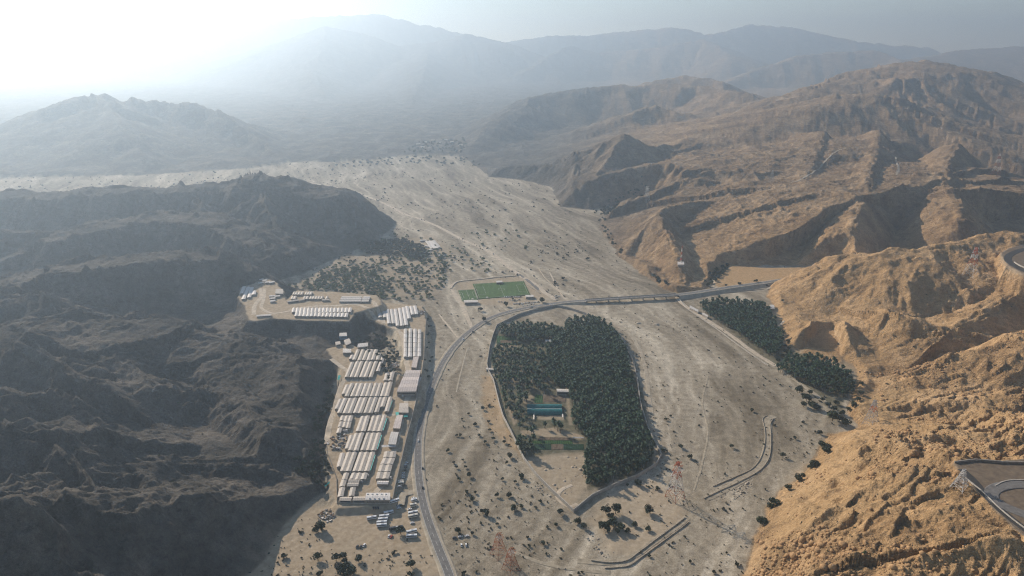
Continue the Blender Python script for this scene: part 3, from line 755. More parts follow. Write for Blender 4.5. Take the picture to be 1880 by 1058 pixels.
M_AC = simple("unit_metal", (.5, .5, .5), .6, .1, 1)

def cabin(name, A, B, w, wh, rh, label, cat='cabin', group=None, roof=None, zb=0.0, eave=.35, unit=True):
    """gable roofed block with its long axis from A to B (world xy)"""
    A, B = np.array(A), np.array(B); L = np.linalg.norm(B - A); c = (A + B) / 2; zb = level(zb, c[1])
    rz = math.atan2(B[1] - A[1], B[0] - A[0]); w *= 1.08; l, h = L / 2, w / 2
    V = [(-l,-h,-.8),(l,-h,-.8),(l,h,-.8),(-l,h,-.8),(-l,-h,wh),(l,-h,wh),(l,h,wh),(-l,h,wh),(-l,0,wh+rh*.96),(l,0,wh+rh*.96)]
    F = [(0,1,5,4),(2,3,7,6),(1,2,6,9,5),(3,0,4,8,7),(4,5,9,8),(6,7,8,9)]
    o = link(name, mesh_from(name, V, F, [M_CWALL]), loc=(c[0], c[1], zb), rz=rz)
    tag(o, label, cat, group)
    e = eave; d = rh * e / h
    V = []
    for x in (-l - e, l + e):
        V += [(x,-h-e,wh-d),(x,0,wh+rh),(x,h+e,wh-d),(x,-h-e,wh-d+.14),(x,0,wh+rh+.14),(x,h+e,wh-d+.14)]
    F = [(0,6,7,1),(1,7,8,2),(3,4,10,9),(4,5,11,10),(0,3,9,6),(2,8,11,5),(0,1,4,3),(1,2,5,4),(6,9,10,7),(7,10,11,8)]
    link("roof", mesh_from("roof", V, F, [roof or M_ROOF]), o)
    if unit and L > 9:                       # door and window bays along the shaded long side
        V = []; F = []
        box_verts((0, -h - .03, wh * .58), (l - 1.2, 0, 0), (0, .04, 0), (0, 0, .38), V, F)
        link("window_band", mesh_from("window_band", V, F, [M_GLASS]), o)
    return o
ORD = ["first","second","third","fourth","fifth","sixth","seventh","eighth","ninth","tenth","eleventh","twelfth","thirteenth","fourteenth","fifteenth","sixteenth"]
def row(Z, segs, w, rowname, group, zb=PAD_CAMP, wh=2.9, rh=.7, roof=None, noun="long cabin", split=None, adj=""):
    """cabins given by their two ends on the photo, numbered from the left"""
    for k, s in enumerate(segs):
        a = gp(*zp(Z, s[0], s[1]), zb + wh); b = gp(*zp(Z, s[2], s[3]), zb + wh)
        lab = f"{adj}{'cream' if roof is None else 'white'} roofed {noun}, {ORD[k]} from left in {rowname}"
        cabin("cabin", a, b, w, wh, rh, lab, 'cabin', group, roof, zb)
GC = "prefabricated cabins of the labour camp"
row(Z4, [(525,95,500,150),(610,15,550,165),(680,15,620,175),(745,15,685,170),(805,15,750,175),(865,15,815,165),(910,65,885,165),(968,115,890,330)], 4.6, "the top row of the near camp", GC)
row(Z4, [(525,195,440,415),(600,185,510,415),(660,185,575,415),(735,185,650,415),(795,190,710,415),(865,185,785,415)], 4.6, "the second row of the near camp", GC)
row(Z4, [(1030,340,1000,460),(1105,335,1070,460)], 5.0, "the pair beside the scrap heap", GC, noun="short cabin")
row(Z4, [(455,520,400,655),(525,500,440,690),(600,500,520,690),(660,500,590,690),(730,500,665,690),(795,500,735,690),(870,495,805,690),(935,495,875,690),(1010,490,950,690),(1075,480,1015,690)], 4.8, "the third row of the near camp", GC)
row(Z4, [(360,725,300,870),(425,715,335,930),(500,715,415,935),(570,710,485,935),(650,705,565,930),(715,705,635,930),(795,700,715,930),(865,700,785,930),(940,700,870,920),(1000,700,955,840),(1075,695,1015,910)], 4.8, "the fourth row of the near camp", GC)
row(Z5, [(390,185,370,255),(455,185,430,265),(505,185,485,265),(370,270,345,345),(428,272,408,348),(480,272,460,360),(345,360,325,430)], 4.6, "the cluster beside the gully fence", GC, noun="short cabin")
row(Z5, [(680,190,605,410),(745,185,680,410),(840,185,775,405),(910,180,845,410),(990,175,915,410)], 4.9, "the fifth row of the near camp", GC)
row(Z5, [(515,465,450,660),(590,435,495,685),(660,430,575,690),(760,430,675,685),(830,430,755,685),(905,430,830,685)], 4.9, "the sixth row of the near camp", GC)
row(Z5, [(385,720,335,920),(480,705,385,985),(560,705,465,985),(660,705,565,985),(735,705,645,985),(815,705,730,985)], 5.0, "the seventh row of the near camp", GC)
row(Z6, [(440,225,410,320),(405,325,375,420),(555,225,520,310),(630,225,600,315),(710,225,680,315)], 5.0, "the eighth row of the near camp", GC, noun="short cabin")
row(Z6, [(470,340,625,335),(455,390,610,388)], 5.2, "the crosswise pair near the camp's end", GC, noun="cabin")
row(Z6, [(380,435,350,565),(535,435,510,555)], 5.0, "the last row of the near camp", GC, noun="short cabin")
row(Z6, [(345,595,510,595),(540,592,715,590)], 5.4, "the wall row at the camp's near end", GC, noun="long cabin")
row(Z5, [(1030,700,1010,785),(1010,795,970,880),(965,890,935,985),(930,995,905,1090)], 6.0, "the left file beside the camp lane", GC, noun="cabin")
row(Z5, [(1115,700,1100,785),(1095,795,1060,880),(1055,890,1030,985),(1025,995,1000,1090)], 6.0, "the right file beside the camp lane", GC, noun="cabin")
row(Z6, [(885,360,1040,362)], 5.0, "the lane's near end", GC, roof=M_ROOFW, noun="crosswise cabin")
GM = "cabins of the middle camp terrace"
row(Z3, [(755,235,768,335),(815,220,834,335),(870,215,895,425),(930,215,960,425),(985,210,1020,460),(1045,200,1085,460),(1100,190,1145,450),(1150,175,1185,355),(1210,172,1235,298),(1265,168,1290,290)], 5.0, "the sloping row above the camp road", GM, roof=M_ROOFW)
for fx, (x0, y0, x1, y1) in enumerate([(1130,500,1130,905),(1203,495,1195,905),(1268,500,1265,900),(1334,510,1330,900)]):
    n = 6; sg = []
    for k in range(n):
        t0, t1 = k / n + .004, (k + 1) / n - .006
        sg.append((x0 + (x1 - x0) * t0, y0 + (y1 - y0) * t0, x0 + (x1 - x0) * t1, y0 + (y1 - y0) * t1))
    for k, s in enumerate(sg):
        a = gp(*zp(Z3, s[0], s[1]), PAD_CAMP + 2.9); b = gp(*zp(Z3, s[2], s[3]), PAD_CAMP + 2.9)
        cabin("cabin", a, b, 4.6, 2.9, .6, f"white roofed cabin, {ORD[k]} from the top in the {ORD[fx]} of four upright files", 'cabin', "cabins in four upright files", M_ROOFW, PAD_CAMP)
GU = "cabins of the far upper camp"
row(Z2, [(145,285,105,385),(205,290,130,465),(255,295,212,440),(293,345,278,400)], 5.6, "the upper camp's far slanting row", GU, PAD_UP2, roof=M_ROOFW)
row(Z2, [(360,185,420,175),(400,200,470,190),(350,230,420,222),(440,225,510,212),(500,230,575,212)], 6.0, "the staggered huts at the hill foot", GU, PAD_UP2, roof=M_ROOFW, noun="hut")
row(Z2, [(505,420,590,415),(580,425,660,415),(510,455,590,448),(515,495,590,485)], 6.0, "the jumbled huts below the square house", GU, PAD_UP2, roof=M_ROOFW, noun="hut")
row(Z2, [(x, 362, x - 18, 400) for x in (870,905,945,985,1045,1080,1115)], 3.6, "the back row of the packed upper block", GU, PAD_UP2, noun="short cabin")
row(Z2, [(x, 425, x - 15, 462) for x in (845,880,1020,1060,1110,1150,1190,1230,1270,1340)], 3.6, "the middle row of the packed upper block", GU, PAD_UP2, noun="short cabin")
row(Z2, [(765,500,930,478),(940,478,1010,470),(1265,475,1370,472)], 5.0, "the front row of the packed upper block", GU, PAD_UP2, noun="cabin")
row(Z2, [(860 + 54 * k, 592, 848 + 54 * k, 652) for k in range(16)], 4.6, "the back row along the cliff edge", GU, PAD_UP2, roof=M_ROOFW, noun="short cabin")
row(Z2, [(905 + 55 * k, 652 + k, 890 + 55 * k, 708 + k) for k in range(14)], 4.6, "the front row along the cliff edge", GU, PAD_UP2, roof=M_ROOFW, noun="short cabin")
row(Z2, [(325,705,530,690)], 6.0, "the lone line above the dark cliff", GU, PAD_UP2, roof=M_ROOFW)
row(Z3, [(215,45,500,45),(200,70,498,70),(185,97,492,97)], 6.4, "the three long roofs beside the orchard", GU, PAD_UP2, roof=M_ROOFW)
row(Z3, [(528,47,620,45),(515,72,612,72),(503,99,602,98)], 6.4, "the three shorter roofs beside the orchard", GU, PAD_UP2, roof=M_ROOFW, noun="cabin")
row(ZV, [(372,250,430,330),(400,250,462,330),(425,250,482,330),(445,245,508,320)], 7.0, "the hamlet row beside the dark orchard", "cabins of the orchard hamlet", 0, roof=M_ROOFW)
row(ZV, [(300,245,365,240),(500,403,590,400),(360,300,415,310),(395,345,430,338),(350,370,400,380)], 7.0, "the scattered hamlet huts", "huts of the orchard hamlet", 0, roof=M_ROOFW, noun="hut")

def block(name, Z, quad, z, wh, label, cat, roof, rise=.9, bays=1, windows=True, wallm=None):
    """building on a photographed roof outline: back left, back right, front right, front left"""
    q = [np.array(gp(*zp(Z, *p), z + wh)) for p in quad]; c = sum(q) / 4; z = level(z, c[1])
    o = link(name, None, loc=(c[0], c[1], z)); tag(o, label, cat)
    V = [(*(p - c), -.8) for p in q] + [(*(p - c), wh) for p in q]
    F = [(k, (k + 1) % 4, (k + 1) % 4 + 4, k + 4)[::-1] for k in range(4)] + [(4, 5, 6, 7)]
    link("wall", mesh_from("wall", V, F, [wallm or M_CWALL]), o)
    for k in range(bays):                    # shallow gables side by side from back to front
        a, b = k / bays, (k + 1) / bays
        P = lambda t, s: (q[0] + (q[3] - q[0]) * t) * (1 - s) + (q[1] + (q[2] - q[1]) * t) * s - c
        V = []
        for s in (-.012, 1.012):
            m = (a + b) / 2
            V += [(*P(a - .008 * (k == 0), s), wh + .05), (*P(m, s), wh + rise), (*P(b + .008 * (k == bays - 1), s), wh + .05)]
        n = len(V); V += [(x, y, zz + .15) for x, y, zz in V]
        F = [(0,1,4,3),(1,2,5,4),(6,9,10,7),(7,10,11,8),(0,3,9,6),(2,8,11,5),(0,6,7,1),(1,7,8,2),(3,4,10,9),(4,5,11,10)]
        link("roof", mesh_from("roof", V, F, [roof]), o)
    if windows:
        d = (q[2] - q[3]); L = np.linalg.norm(d); d /= L; nrm = np.array([d[1], -d[0]])
        V = []; F = []
        p = q[3] + d * L / 2 - c + nrm * .05
        box_verts((*p, wh * .5), (*(d * (L / 2 - 1.2)), 0), (*(nrm * .06), 0), (0, 0, .5), V, F)
        link("window_band", mesh_from("window_band", V, F, [M_GLASS]), o)
    return o
block("warehouse", Z4, [(1300,310),(1505,312),(1440,622),(1165,625)], PAD_CAMP, 6.5, "large pale warehouse with a three bay stepped roof in the camp", "warehouse", M_ROOFP, 1.0, 3)
block("annex_shed", Z4, [(1485,410),(1520,412),(1470,545),(1445,540)], PAD_CAMP, 4.0, "narrow white lean to beside the stepped warehouse", "shed", M_ROOFW, .4, 1)
block("long_hall", Z4, [(1405,118),(1480,118),(1445,278),(1372,270)], PAD_CAMP, 4.0, "long pinkish hall below the four upright cabin files", "hall", M_ROOFP, .5, 1)
block("square_hall", Z4, [(1205,785),(1328,785),(1330,925),(1190,922)], PAD_CAMP, 4.5, "square pale hall with turquoise netting at its foot", "hall", M_ROOF, .7, 1)
block("pink_hall", Z5, [(1165,170),(1252,172),(1210,372),(1108,365)], PAD_CAMP, 4.5, "pink tinted long hall just below the turquoise netting", "hall", M_ROOFP, .8, 1)
block("white_hall", Z5, [(1082,412),(1190,420),(1150,600),(1040,598)], PAD_CAMP, 4.5, "white long hall above the open lane canopy", "hall", M_ROOFW, .8, 1)
block("mess_hall", Z6, [(725,510),(1065,508),(1065,612),(712,612)], PAD_CAMP, 5.0, "large white mess hall with roof vents at the camp's near end", "hall", M_ROOFW, .7, 1)
block("square_house", Z2, [(600,320),(700,322),(705,388),(590,385)], PAD_UP2, 4.5, "square cream house above the jumbled upper huts", "house", M_ROOF, .5, 1)
block("blue_house", Z3, [(185,560),(285,555),(290,605),(180,610)], PAD_CAMP + 1, 5.5, "white roofed house with blue walls at the gully head", "house", M_ROOFW, .4, 1, wallm=simple("blue_wall", (.12, .22, .32), .8))
block("cream_house", Z3, [(245,665),(320,635),(352,705),(275,740)], PAD_CAMP, 4, "cream flat house just below the blue walled house", "house", M_ROOF, .4, 1)
block("flat_house", Z3, [(450,715),(590,700),(590,752),(440,770)], PAD_CAMP, 4, "white flat roofed house at the dark thicket's edge", "house", M_ROOFW, .3, 1)
block("white_house", Z3, [(235,785),(350,790),(350,845),(230,845)], PAD_CAMP, 4, "small white house above the first cabin row", "house", M_ROOFW, .4, 1)
block("hill_foot_store", Z3, [(120,690),(190,680),(200,720),(130,735)], PAD_CAMP, 3.5, "little grey store beside the gully track", "shed", M_ROOF, .3, 1)
block("grove_house", ZG, [(945,345),(1155,345),(1155,372),(955,372)], 0, 4.5, "long white house almost hidden inside the palm grove", "house", M_ROOFW, .4, 1)
block("grove_store", ZG, [(1175,358),(1225,358),(1228,385),(1178,385)], 0, 4, "small white store beside the long grove house", "shed", M_ROOFW, .3, 1)
block("pump_house", ZG, [(98,748),(222,762),(225,778),(100,772)], 0, 3.5, "narrow white pump house at the grove's left wall", "shed", M_ROOFW, .3, 1)
block("grove_barn", ZH, [(1110,112),(1295,115),(1285,155),(1120,150)], 0, 5, "white barn at the edge of the tall palms above the greenhouse", "barn", M_ROOFW, .5, 1)
for nm, quad, lab in (("east_gate_house", [(1139,731),(1154,731),(1156,750),(1142,750)], "small white house by the grove's right wall"),
                      ("track_shed", [(1267,561),(1282,569),(1282,573),(1266,565)], "long low white shed beside the track at the right grove"),
                      ("track_house", [(1290,574),(1300,579),(1299,582),(1289,577)], "tiny white shed lower along the track at the right grove"),
                      ("slope_house", [(1413,560),(1421,560),(1422,567),(1414,567)], "small cream house at the hillside corner of the right grove"),
                      ("shaded_hut", [(1466,661),(1472,662),(1471,666),(1465,665)], "tiny white hut in the shaded second right grove"),
                      ("shaded_store", [(1492,654),(1497,658),(1495,660),(1490,656)], "tiny white store deep in the shaded second right grove"),
                      ("corner_house", [(1066,588),(1083,585),(1086,590),(1070,594)], "pale house at the top corner of the palm grove"),
                      ("orchard_house", [(685,563),(695,563),(697,569),(686,569)], "small white shed with green net beside the orchard track")):
    block(nm, (0, 0, 1.0), quad, 0 if 'orchard' not in nm else PAD_CAMP + 2, 3.8, lab, "house" if 'house' in nm else "shed", M_ROOFW, .35, 1, windows=False)
# roof vents of the mess hall
mh = [o for o in COL.objects if o.name.startswith("mess_hall")][0]
for k in range(9):
    p = np.array(gp(*zp(Z6, 745 + (k % 5) * 66 + (k // 5) * 30, 530 if k < 5 else 590), PAD_CAMP + 5.6)) - np.array(mh.location[:2])
    V = []; F = []; box_verts((*p, 5.75), (.7, 0, 0), (0, .7, 0), (0, 0, .45), V, F)
    link("roof_vent", mesh_from("roof_vent", V, F, [M_AC]), mh)
# open canopy across the lane, turquoise shade strips and netting
def canopy(name, Z, a, b, w, z, h, mat, label, cat="canopy", group=None):
    A = np.array(gp(*zp(Z, *a), z + h)); B = np.array(gp(*zp(Z, *b), z + h)); c = (A + B) / 2; d = B - A; L = np.linalg.norm(d); d /= L; n = np.array([-d[1], d[0]]); z = level(z, c[1])
    o = link(name, None, loc=(*c, z)); tag(o, label, cat, group)
    V = []; F = []; box_verts((0, 0, h), (*(d * L / 2), 0), (*(n * w / 2), .25), (0, 0, .08), V, F)
    link("shade_sheet", mesh_from("shade_sheet", V, F, [mat]), o)
    for k in (-1, 1):
        for s in np.linspace(-.48, .48, max(2, int(L / 9) + 1)):
            V = []; F = []; p = d * L * s + n * k * w * .46
            box_verts((*p, h / 2 - .3), (.08, 0, 0), (0, .08, 0), (0, 0, h / 2 + .28), V, F)
            link("post", mesh_from("post", V, F, [M_AC]), o)
canopy("lane_canopy", Z5, (945,622), (1152,612), 4.0, PAD_CAMP, 3.6, M_ROOFW, "white open canopy crossing the camp lane")
for a, b, w in (((1095,750),(1050,885),"fourth"),):
    canopy("shade_strip", Z4, a, b, 1.6, PAD_CAMP, 2.6, M_TEAL, "turquoise shade strip beside the last cabin of the fourth camp row", group="turquoise shade strips")
for (a, b), w in zip((((1020,215),(962,400)), ((942,460),(878,668)), ((848,745),(780,975))), ("fifth", "sixth", "seventh")):
    canopy("shade_strip", Z5, a, b, 1.6, PAD_CAMP, 2.6, M_TEAL, f"turquoise shade strip beside the last cabin of the {w} camp row", group="turquoise shade strips")
canopy("green_net", Z4, (1165,915), (1175,970), 4, PAD_CAMP, 2.5, M_TEAL, "turquoise net tent left of the square hall")
canopy("green_net", Z4, (1262,972), (1320,965), 5, PAD_CAMP, 2.5, M_TEAL, "turquoise net tent in front of the square hall")
canopy("green_net", Z4, (322,450), (340,385), 3, PAD_CAMP, 2.0, M_TEAL, "small turquoise tarpaulin by the gully trees")
canopy("green_net", Z6, (1090,515), (1150,525), 4, PAD_CAMP - 4, 2.5, M_TEAL, "turquoise tarpaulin at the camp gate corner")
canopy("green_net", Z6, (130,415), (200,350), 1.4, 3, 2.0, M_TEAL, "thin turquoise pipe shelter among the gully trees")

# greenhouse of two teal barrel vaults
def greenhouse():
    q = [np.array(gp(*zp(ZH, *p), 3.0)) for p in ((688,325),(1180,325),(1190,462),(690,460))]; c = sum(q) / 4
    o = link("greenhouse", None, loc=(*c, gz(*c))); tag(o, "teal netted greenhouse with two barrel vaulted bays beside the palms", "greenhouse")
    mt = simple("teal_greenhouse_cover", (.018, .14, .14), .45, .2, .5); mr = simple("white_greenhouse_rib", (.6, .62, .6), .6)
    for b in range(2):
        V = []; F = []; n = 9
        for s in (0, 1):
            for k in range(n + 1):
                t = (b + (k / n)) / 2
                p = (q[0] + (q[3] - q[0]) * t) * (1 - s) + (q[1] + (q[2] - q[1]) * t) * s - c
                V.append((*p, 2.2 + 2.4 * math.sin(math.pi * k / n)))
        F = [(k, k + 1, k + 2 + n, k + 1 + n) for k in range(n)]
        m = len(V); V += [(*v[:2], -.5) for v in (V[0], V[n], V[n + 1], V[2 * n + 1])]
        F += [tuple(range(n, -1, -1)) + (m, m + 1), tuple(range(n + 1, 2 * n + 2)) + (m + 3, m + 2), (m, 0, n + 1, m + 2), (m + 1, m + 3, 2 * n + 1, n)]
        link("vault", mesh_from("vault", V, F, [mt]), o)
        V = []; F = []
        for s in np.linspace(0, 1, 14):
            pv = None
            for k in range(n + 1):
                t = (b + k / n) / 2
                p = (q[0] + (q[3] - q[0]) * t) * (1 - s) + (q[1] + (q[2] - q[1]) * t) * s - c
                cur = (*p, 2.32 + 2.4 * math.sin(math.pi * k / n))
                if pv: bar(pv, cur, .16, V, F)
                pv = cur
        link("rib", mesh_from("rib", V, F, [simple("teal_rib", (.02, .18, .17), .5)]), o)
    V = []; F = []
    t = .5; bar((*(q[0] + (q[3] - q[0]) * t - c), 2.5), (*(q[1] + (q[2] - q[1]) * t - c), 2.5), .5, V, F)
    link("gutter", mesh_from("gutter", V, F, [mr]), o)
greenhouse()
for a, b, lab in (((785,455),(782,550),"white water tank stand in front of the greenhouse, left"), ((1195,465),(1200,515),"white water tank stand in front of the greenhouse, right"), ((1345,812),(1500,812),"white framed pen at the end of the green plots")):
    canopy("pen_frame", ZH, a, b, 1.6, 0, 2.0, M_ROOFW, lab, "shelter")

# crop plots in the grove
def plot(Z, quad, mat, nm="crop_plot", off=.35):
    q = [np.array(gp(*zp(Z, *p), 0)) for p in quad]; n, m = 10, 6; V = []; F = []
    for i in range(n + 1):
        for j in range(m + 1):
            s, t = i / n, j / m; p = (q[0] + (q[3] - q[0]) * t) * (1 - s) + (q[1] + (q[2] - q[1]) * t) * s
            V.append((*p, gz(*p) + off))
    for i in range(n):
        for j in range(m): a = i * (m + 1) + j; F.append((a, a + 1, a + m + 2, a + m + 1))
    tag(link(nm, mesh_from(nm, V, F, [mat])), kind='structure')
def crop(name, c1, c2, sc):
    m, nt, b = nodes(name); geo = N(nt, "ShaderNodeNewGeometry")
    w = N(nt, "ShaderNodeTexWave", wave_type='BANDS', bands_direction='X'); w.inputs["Scale"].default_value = sc; w.inputs["Distortion"].default_value = 2.0
    nt.links.new(geo.outputs["Position"], w.inputs["Vector"])
    c = ramp(nt, w.outputs["Fac"], [(.3, c1), (.7, c2)])
    c = mix(nt, .7, c, ramp(nt, noise(nt, geo.outputs["Position"], .25, 4), [(.3, (.5, .5, .5)), (.7, (1.3, 1.3, 1.3))]), 'MULTIPLY')
    nt.links.new(c, b.inputs["Base Color"]); return m
M_CROP = crop("green_crop", (.02, .06, .02), (.05, .11, .03), .12); M_CROPD = crop("dark_crop", (.01, .035, .02), (.02, .06, .03), .15); M_FALLOW = crop("fallow_rows", (.10, .07, .045), (.22, .17, .12), .2)
plot(ZH, [(800,195),(910,195),(910,318),(790,318)], M_CROP); plot(ZH, [(920,195),(1240,215),(1240,300),(920,300)], M_FALLOW)
plot(ZH, [(760,860),(1330,855),(1345,905),(755,905)], M_CROP); plot(ZH, [(680,915),(1030,912),(1030,990),(670,990)], M_CROPD)
plot(ZH, [(1040,912),(1200,910),(1205,985),(1045,988)], M_FALLOW); plot(ZH, [(1212,910),(1500,905),(1505,985),(1212,985)], M_CROPD); plot(ZH, [(850,810),(1330,812),(1330,848),(850,848)], M_FALLOW)
plot(ZG, [(250,285),(520,300),(530,425),(255,420)], M_CROP); plot(ZG, [(300,355),(520,355),(520,395),(300,395)], M_FALLOW, off=.6)
plot(ZG, [(250,850),(700,850),(700,880),(250,890)], M_CROP)

# football pitches
M_TURF = crop("pitch_turf", (.065, .125, .03), (.075, .140, .036), .03)
def pitch(name, quad, label, lines=True):
    q = [np.array(gp(*zp(ZP, *p), .8)) for p in quad]; c = sum(q) / 4
    zt = float(np.max(ground([p[0] for p in q], [p[1] for p in q]))) + .5
    o = link(name, mesh_from(name, [(*(p - c), z) for z in (-1.5, 0) for p in q], [(7,6,5,4)] + [(k, (k + 1) % 4, (k + 1) % 4 + 4, k + 4) for k in range(4)], [M_TURF]), loc=(*c, zt))
    tag(o, label, "pitch")
    P = lambda u, v: (q[0] + (q[3] - q[0]) * v) * (1 - u) + (q[1] + (q[2] - q[1]) * v) * u - c
    V = []; F = []
    def ln(u0, v0, u1, v1): bar((*P(u0, v0), .03), (*P(u1, v1), .03), .22, V, F)
    for a in ((.03,.04,.97,.04),(.97,.04,.97,.96),(.97,.96,.03,.96),(.03,.96,.03,.04),(.5,.04,.5,.96)): ln(*a)
    for s in (0, 1):
        f = (lambda u: u) if s == 0 else (lambda u: 1 - u)
        for a in ((.03,.25,.18,.25),(.18,.25,.18,.75),(.18,.75,.03,.75)): ln(f(a[0]), a[1], f(a[2]), a[3])
    r = .085; k0 = None
    for k in range(25):
        a = k / 24 * 2 * math.pi; cur = (.5 + r * math.cos(a) * .75, .5 + r * math.sin(a))
        if k0: ln(*k0, *cur)
        k0 = cur
    link("line_marking", mesh_from("line_marking", V, F, [M_PAINT]), o)
    for u in (.028, .972):
        V = []; F = []; a, b = P(u, .45), P(u, .55)
        for p in (a, b): bar((*p, 0), (*p, 2.5), .2, V, F)
        bar((*a, 2.5), (*b, 2.5), .2, V, F)
        link("goal", mesh_from("goal", V, F, [M_ROOFW]), o)
    return o, zt
_, zpit = pitch("football_pitch", [(530,245),(1265,205),(1360,400),(612,462)], "large green football pitch beside the rows of parked cars")
pitch("training_pitch", [(320,338),(552,322),(608,470),(385,490)], "small green training pitch at the left of the large pitch")
wall("pitch_fence", [zp(ZP, 552, 318), zp(ZP, 580, 390), zp(ZP, 610, 466)], 3.0, .25, M_CONC, "pale dividing fence between the two green pitches", cat='fence')
block("club_house", ZP, [(405,482),(600,478),(605,510),(415,515)], 0, 4, "white roofed club house at the near edge of the training pitch", "building", M_ROOFW, .4, 1)
block("spectator_stand", ZP, [(870,205),(955,200),(958,222),(872,228)], 0, 4, "small white spectator stand behind the large pitch", "stand", M_ROOFW, .4, 1)
block("car_shelter", ZP, [(1288,408),(1400,405),(1410,432),(1295,438)], 0, 3.2, "pale car shelter at the near right corner of the large pitch", "shelter", M_ROOFW, .3, 1)
canopy("water_tank_stand", ZP, (515,460), (540,460), 3.5, 0, 4.0, M_ROOFW, "white tank stand beside the club house", "tank stand")
canopy("dugout", ZP, (725,438), (752,437), 3.0, 0, 2.4, M_ROOFW, "tiny white dugout at the near touchline of the large pitch", "dugout")
wall("earth_bank", [zp(ZP, 215, 320), zp(ZP, 250, 265), zp(ZP, 330, 215), zp(ZP, 600, 185), zp(ZP, 900, 150), zp(ZP, 1150, 130)], 1.2, 3.5, M_TRACK, "low pale earth bank round the back of the pitches", cat='bank', curved=True)
wall("earth_bank", [zp(ZP, 1265, 200), zp(ZP, 1330, 270), zp(ZP, 1420, 330), zp(ZP, 1500, 380)], 1.2, 2.5, M_STONE, "low brown earth bank between the large pitch and the track", cat='bank', curved=True)

# far village specks, water tanks and the scrap heap
for k, (x, y) in enumerate([(768,266),(782,262),(795,259),(805,263),(818,258),(830,262),(776,271),(846,268)]):
    q = np.array(on_ground(x, y)); cabin("far_house", q - (9, 2), q + (9, 2), 12, 4, .6, f"tiny white house at the valley's far end, {ORD[k]} from left", "house", "houses at the valley's far end", M_ROOFW, gz(*q) + .6)
def tank(px, py, label):
    q = gp(px, py, PAD_CAMP + 1.5); V = []; F = []; n = 10
    for r, z in ((1.3, 0), (1.3, 2.2), (1.0, 2.6), (.3, 2.7)):
        for j in range(n): V.append((r * math.cos(j * .6283), r * math.sin(j * .6283), z))
    for i in range(3):
        for j in range(n): F.append((i * n + j, i * n + (j + 1) % n, i * n + n + (j + 1) % n, i * n + n + j))
    F.append(tuple(3 * n + j for j in range(n)))
    tag(link("water_tank", mesh_from("water_tank", V, F, [M_ROOFW]), loc=(*q, gz(*q) - .1)), label, "tank", "water tanks of the camp")
for Z, x, y, l in [(Z5,400,400,"left of three by the short cabin cluster"),(Z5,425,398,"middle of three by the short cabin cluster"),(Z5,445,395,"right of three by the short cabin cluster"),(Z5,255,640,"leftmost of three on the sandy patch by the gully fence"),(Z5,300,650,"middle of three on the sandy patch by the gully fence"),(Z5,338,650,"rightmost of three on the sandy patch by the gully fence"),(Z5,390,515,"alone on the sandy patch beside the sixth row"),(Z6,658,340,"beside the crosswise pair of cabins"),(Z6,1075,290,"beside the lane's right file"),(Z6,750,255,"at the end of the seventh row"),(Z4,270,680,"by the gully fence beside the third row"),(Z4,225,780,"by the gully fence beside the fourth row"),(Z5,150,380,"at the bend of the gully fence"),(Z4,1245,675,"under the open front of the warehouse")]:
    tank(*zp(Z, x, y), "white round water tank " + l)
def heap(name, Z, x, y, R, n, label, seed):
    q = gp(*zp(Z, x, y), PAD_CAMP + .5); r = np.random.default_rng(seed); V = []; F = []; mi = []
    ms = [M_ROOFW, simple("scrap_brown", (.16, .09, .05)), simple("scrap_grey", (.14, .14, .14)), M_TEAL]
    for k in range(n):
        a, d = r.uniform(0, 6.28), R * math.sqrt(r.random()); s = r.uniform(.4, 1.6); f0 = len(F); t = r.uniform(0, 3.14)
        box_verts((d * math.cos(a), d * math.sin(a) * 1.2, .3 + (1 - d / R) * 1.2), (math.cos(t) * s, math.sin(t) * s, r.normal(0, .2)), (-math.sin(t) * s * .6, math.cos(t) * s * .6, r.normal(0, .2)), (0, 0, s * .3), V, F)
        mi += [int(r.choice([0, 1, 2, 2, 1]))] * (len(F) - f0)
    tag(link(name, mesh_from(name, V, F, ms, mi), loc=(*q, gz(*q))), label, kind="stuff")
heap("scrap_heap", Z4, 1090, 250, 11, 150, None, 3)
heap("yard_clutter", Z5, 330, 560, 14, 60, None, 4)
heap("site_clutter", Z3, 1340, 270, 10, 60, None, 5)
heap("roadside_rubbish", Z6, 150, 780, 9, 60, None, 6)
# ------------------------------------------------------------------ vegetation
RNG = np.random.default_rng(7)
def leaf_mat(name, c1, c2, per=.25):
    m, nt, b = nodes(name); geo = N(nt, "ShaderNodeNewGeometry"); oi = N(nt, "ShaderNodeObjectInfo")
    c = ramp(nt, noise(nt, geo.outputs["Position"], .35, 3, .6), [(.3, c1), (.7, c2)])
    c = mix(nt, 1.0, c, ramp(nt, oi.outputs["Random"], [(0, (1 - per,) * 3), (1, (1 + per, 1 + per * .9, 1 + per * .5))]), 'MULTIPLY')
    nt.links.new(c, b.inputs["Base Color"]); b.inputs["Roughness"].default_value = .7; b.inputs["Specular IOR Level"].default_value = .25
    return m
M_PALM = leaf_mat("date_palm_fronds", (.007, .026, .013), (.021, .052, .021), .4)
M_LEAF = leaf_mat("broadleaf", (.014, .028, .014), (.036, .054, .024))
M_OLIVE = leaf_mat("olive_leaf", (.045, .075, .022), (.105, .140, .048), .4)
M_DRY = leaf_mat("dry_scrub", (.085, .070, .045), (.15, .125, .08))
M_BARK = simple("bark", (.12, .09, .065), .9, .2, 2.0)
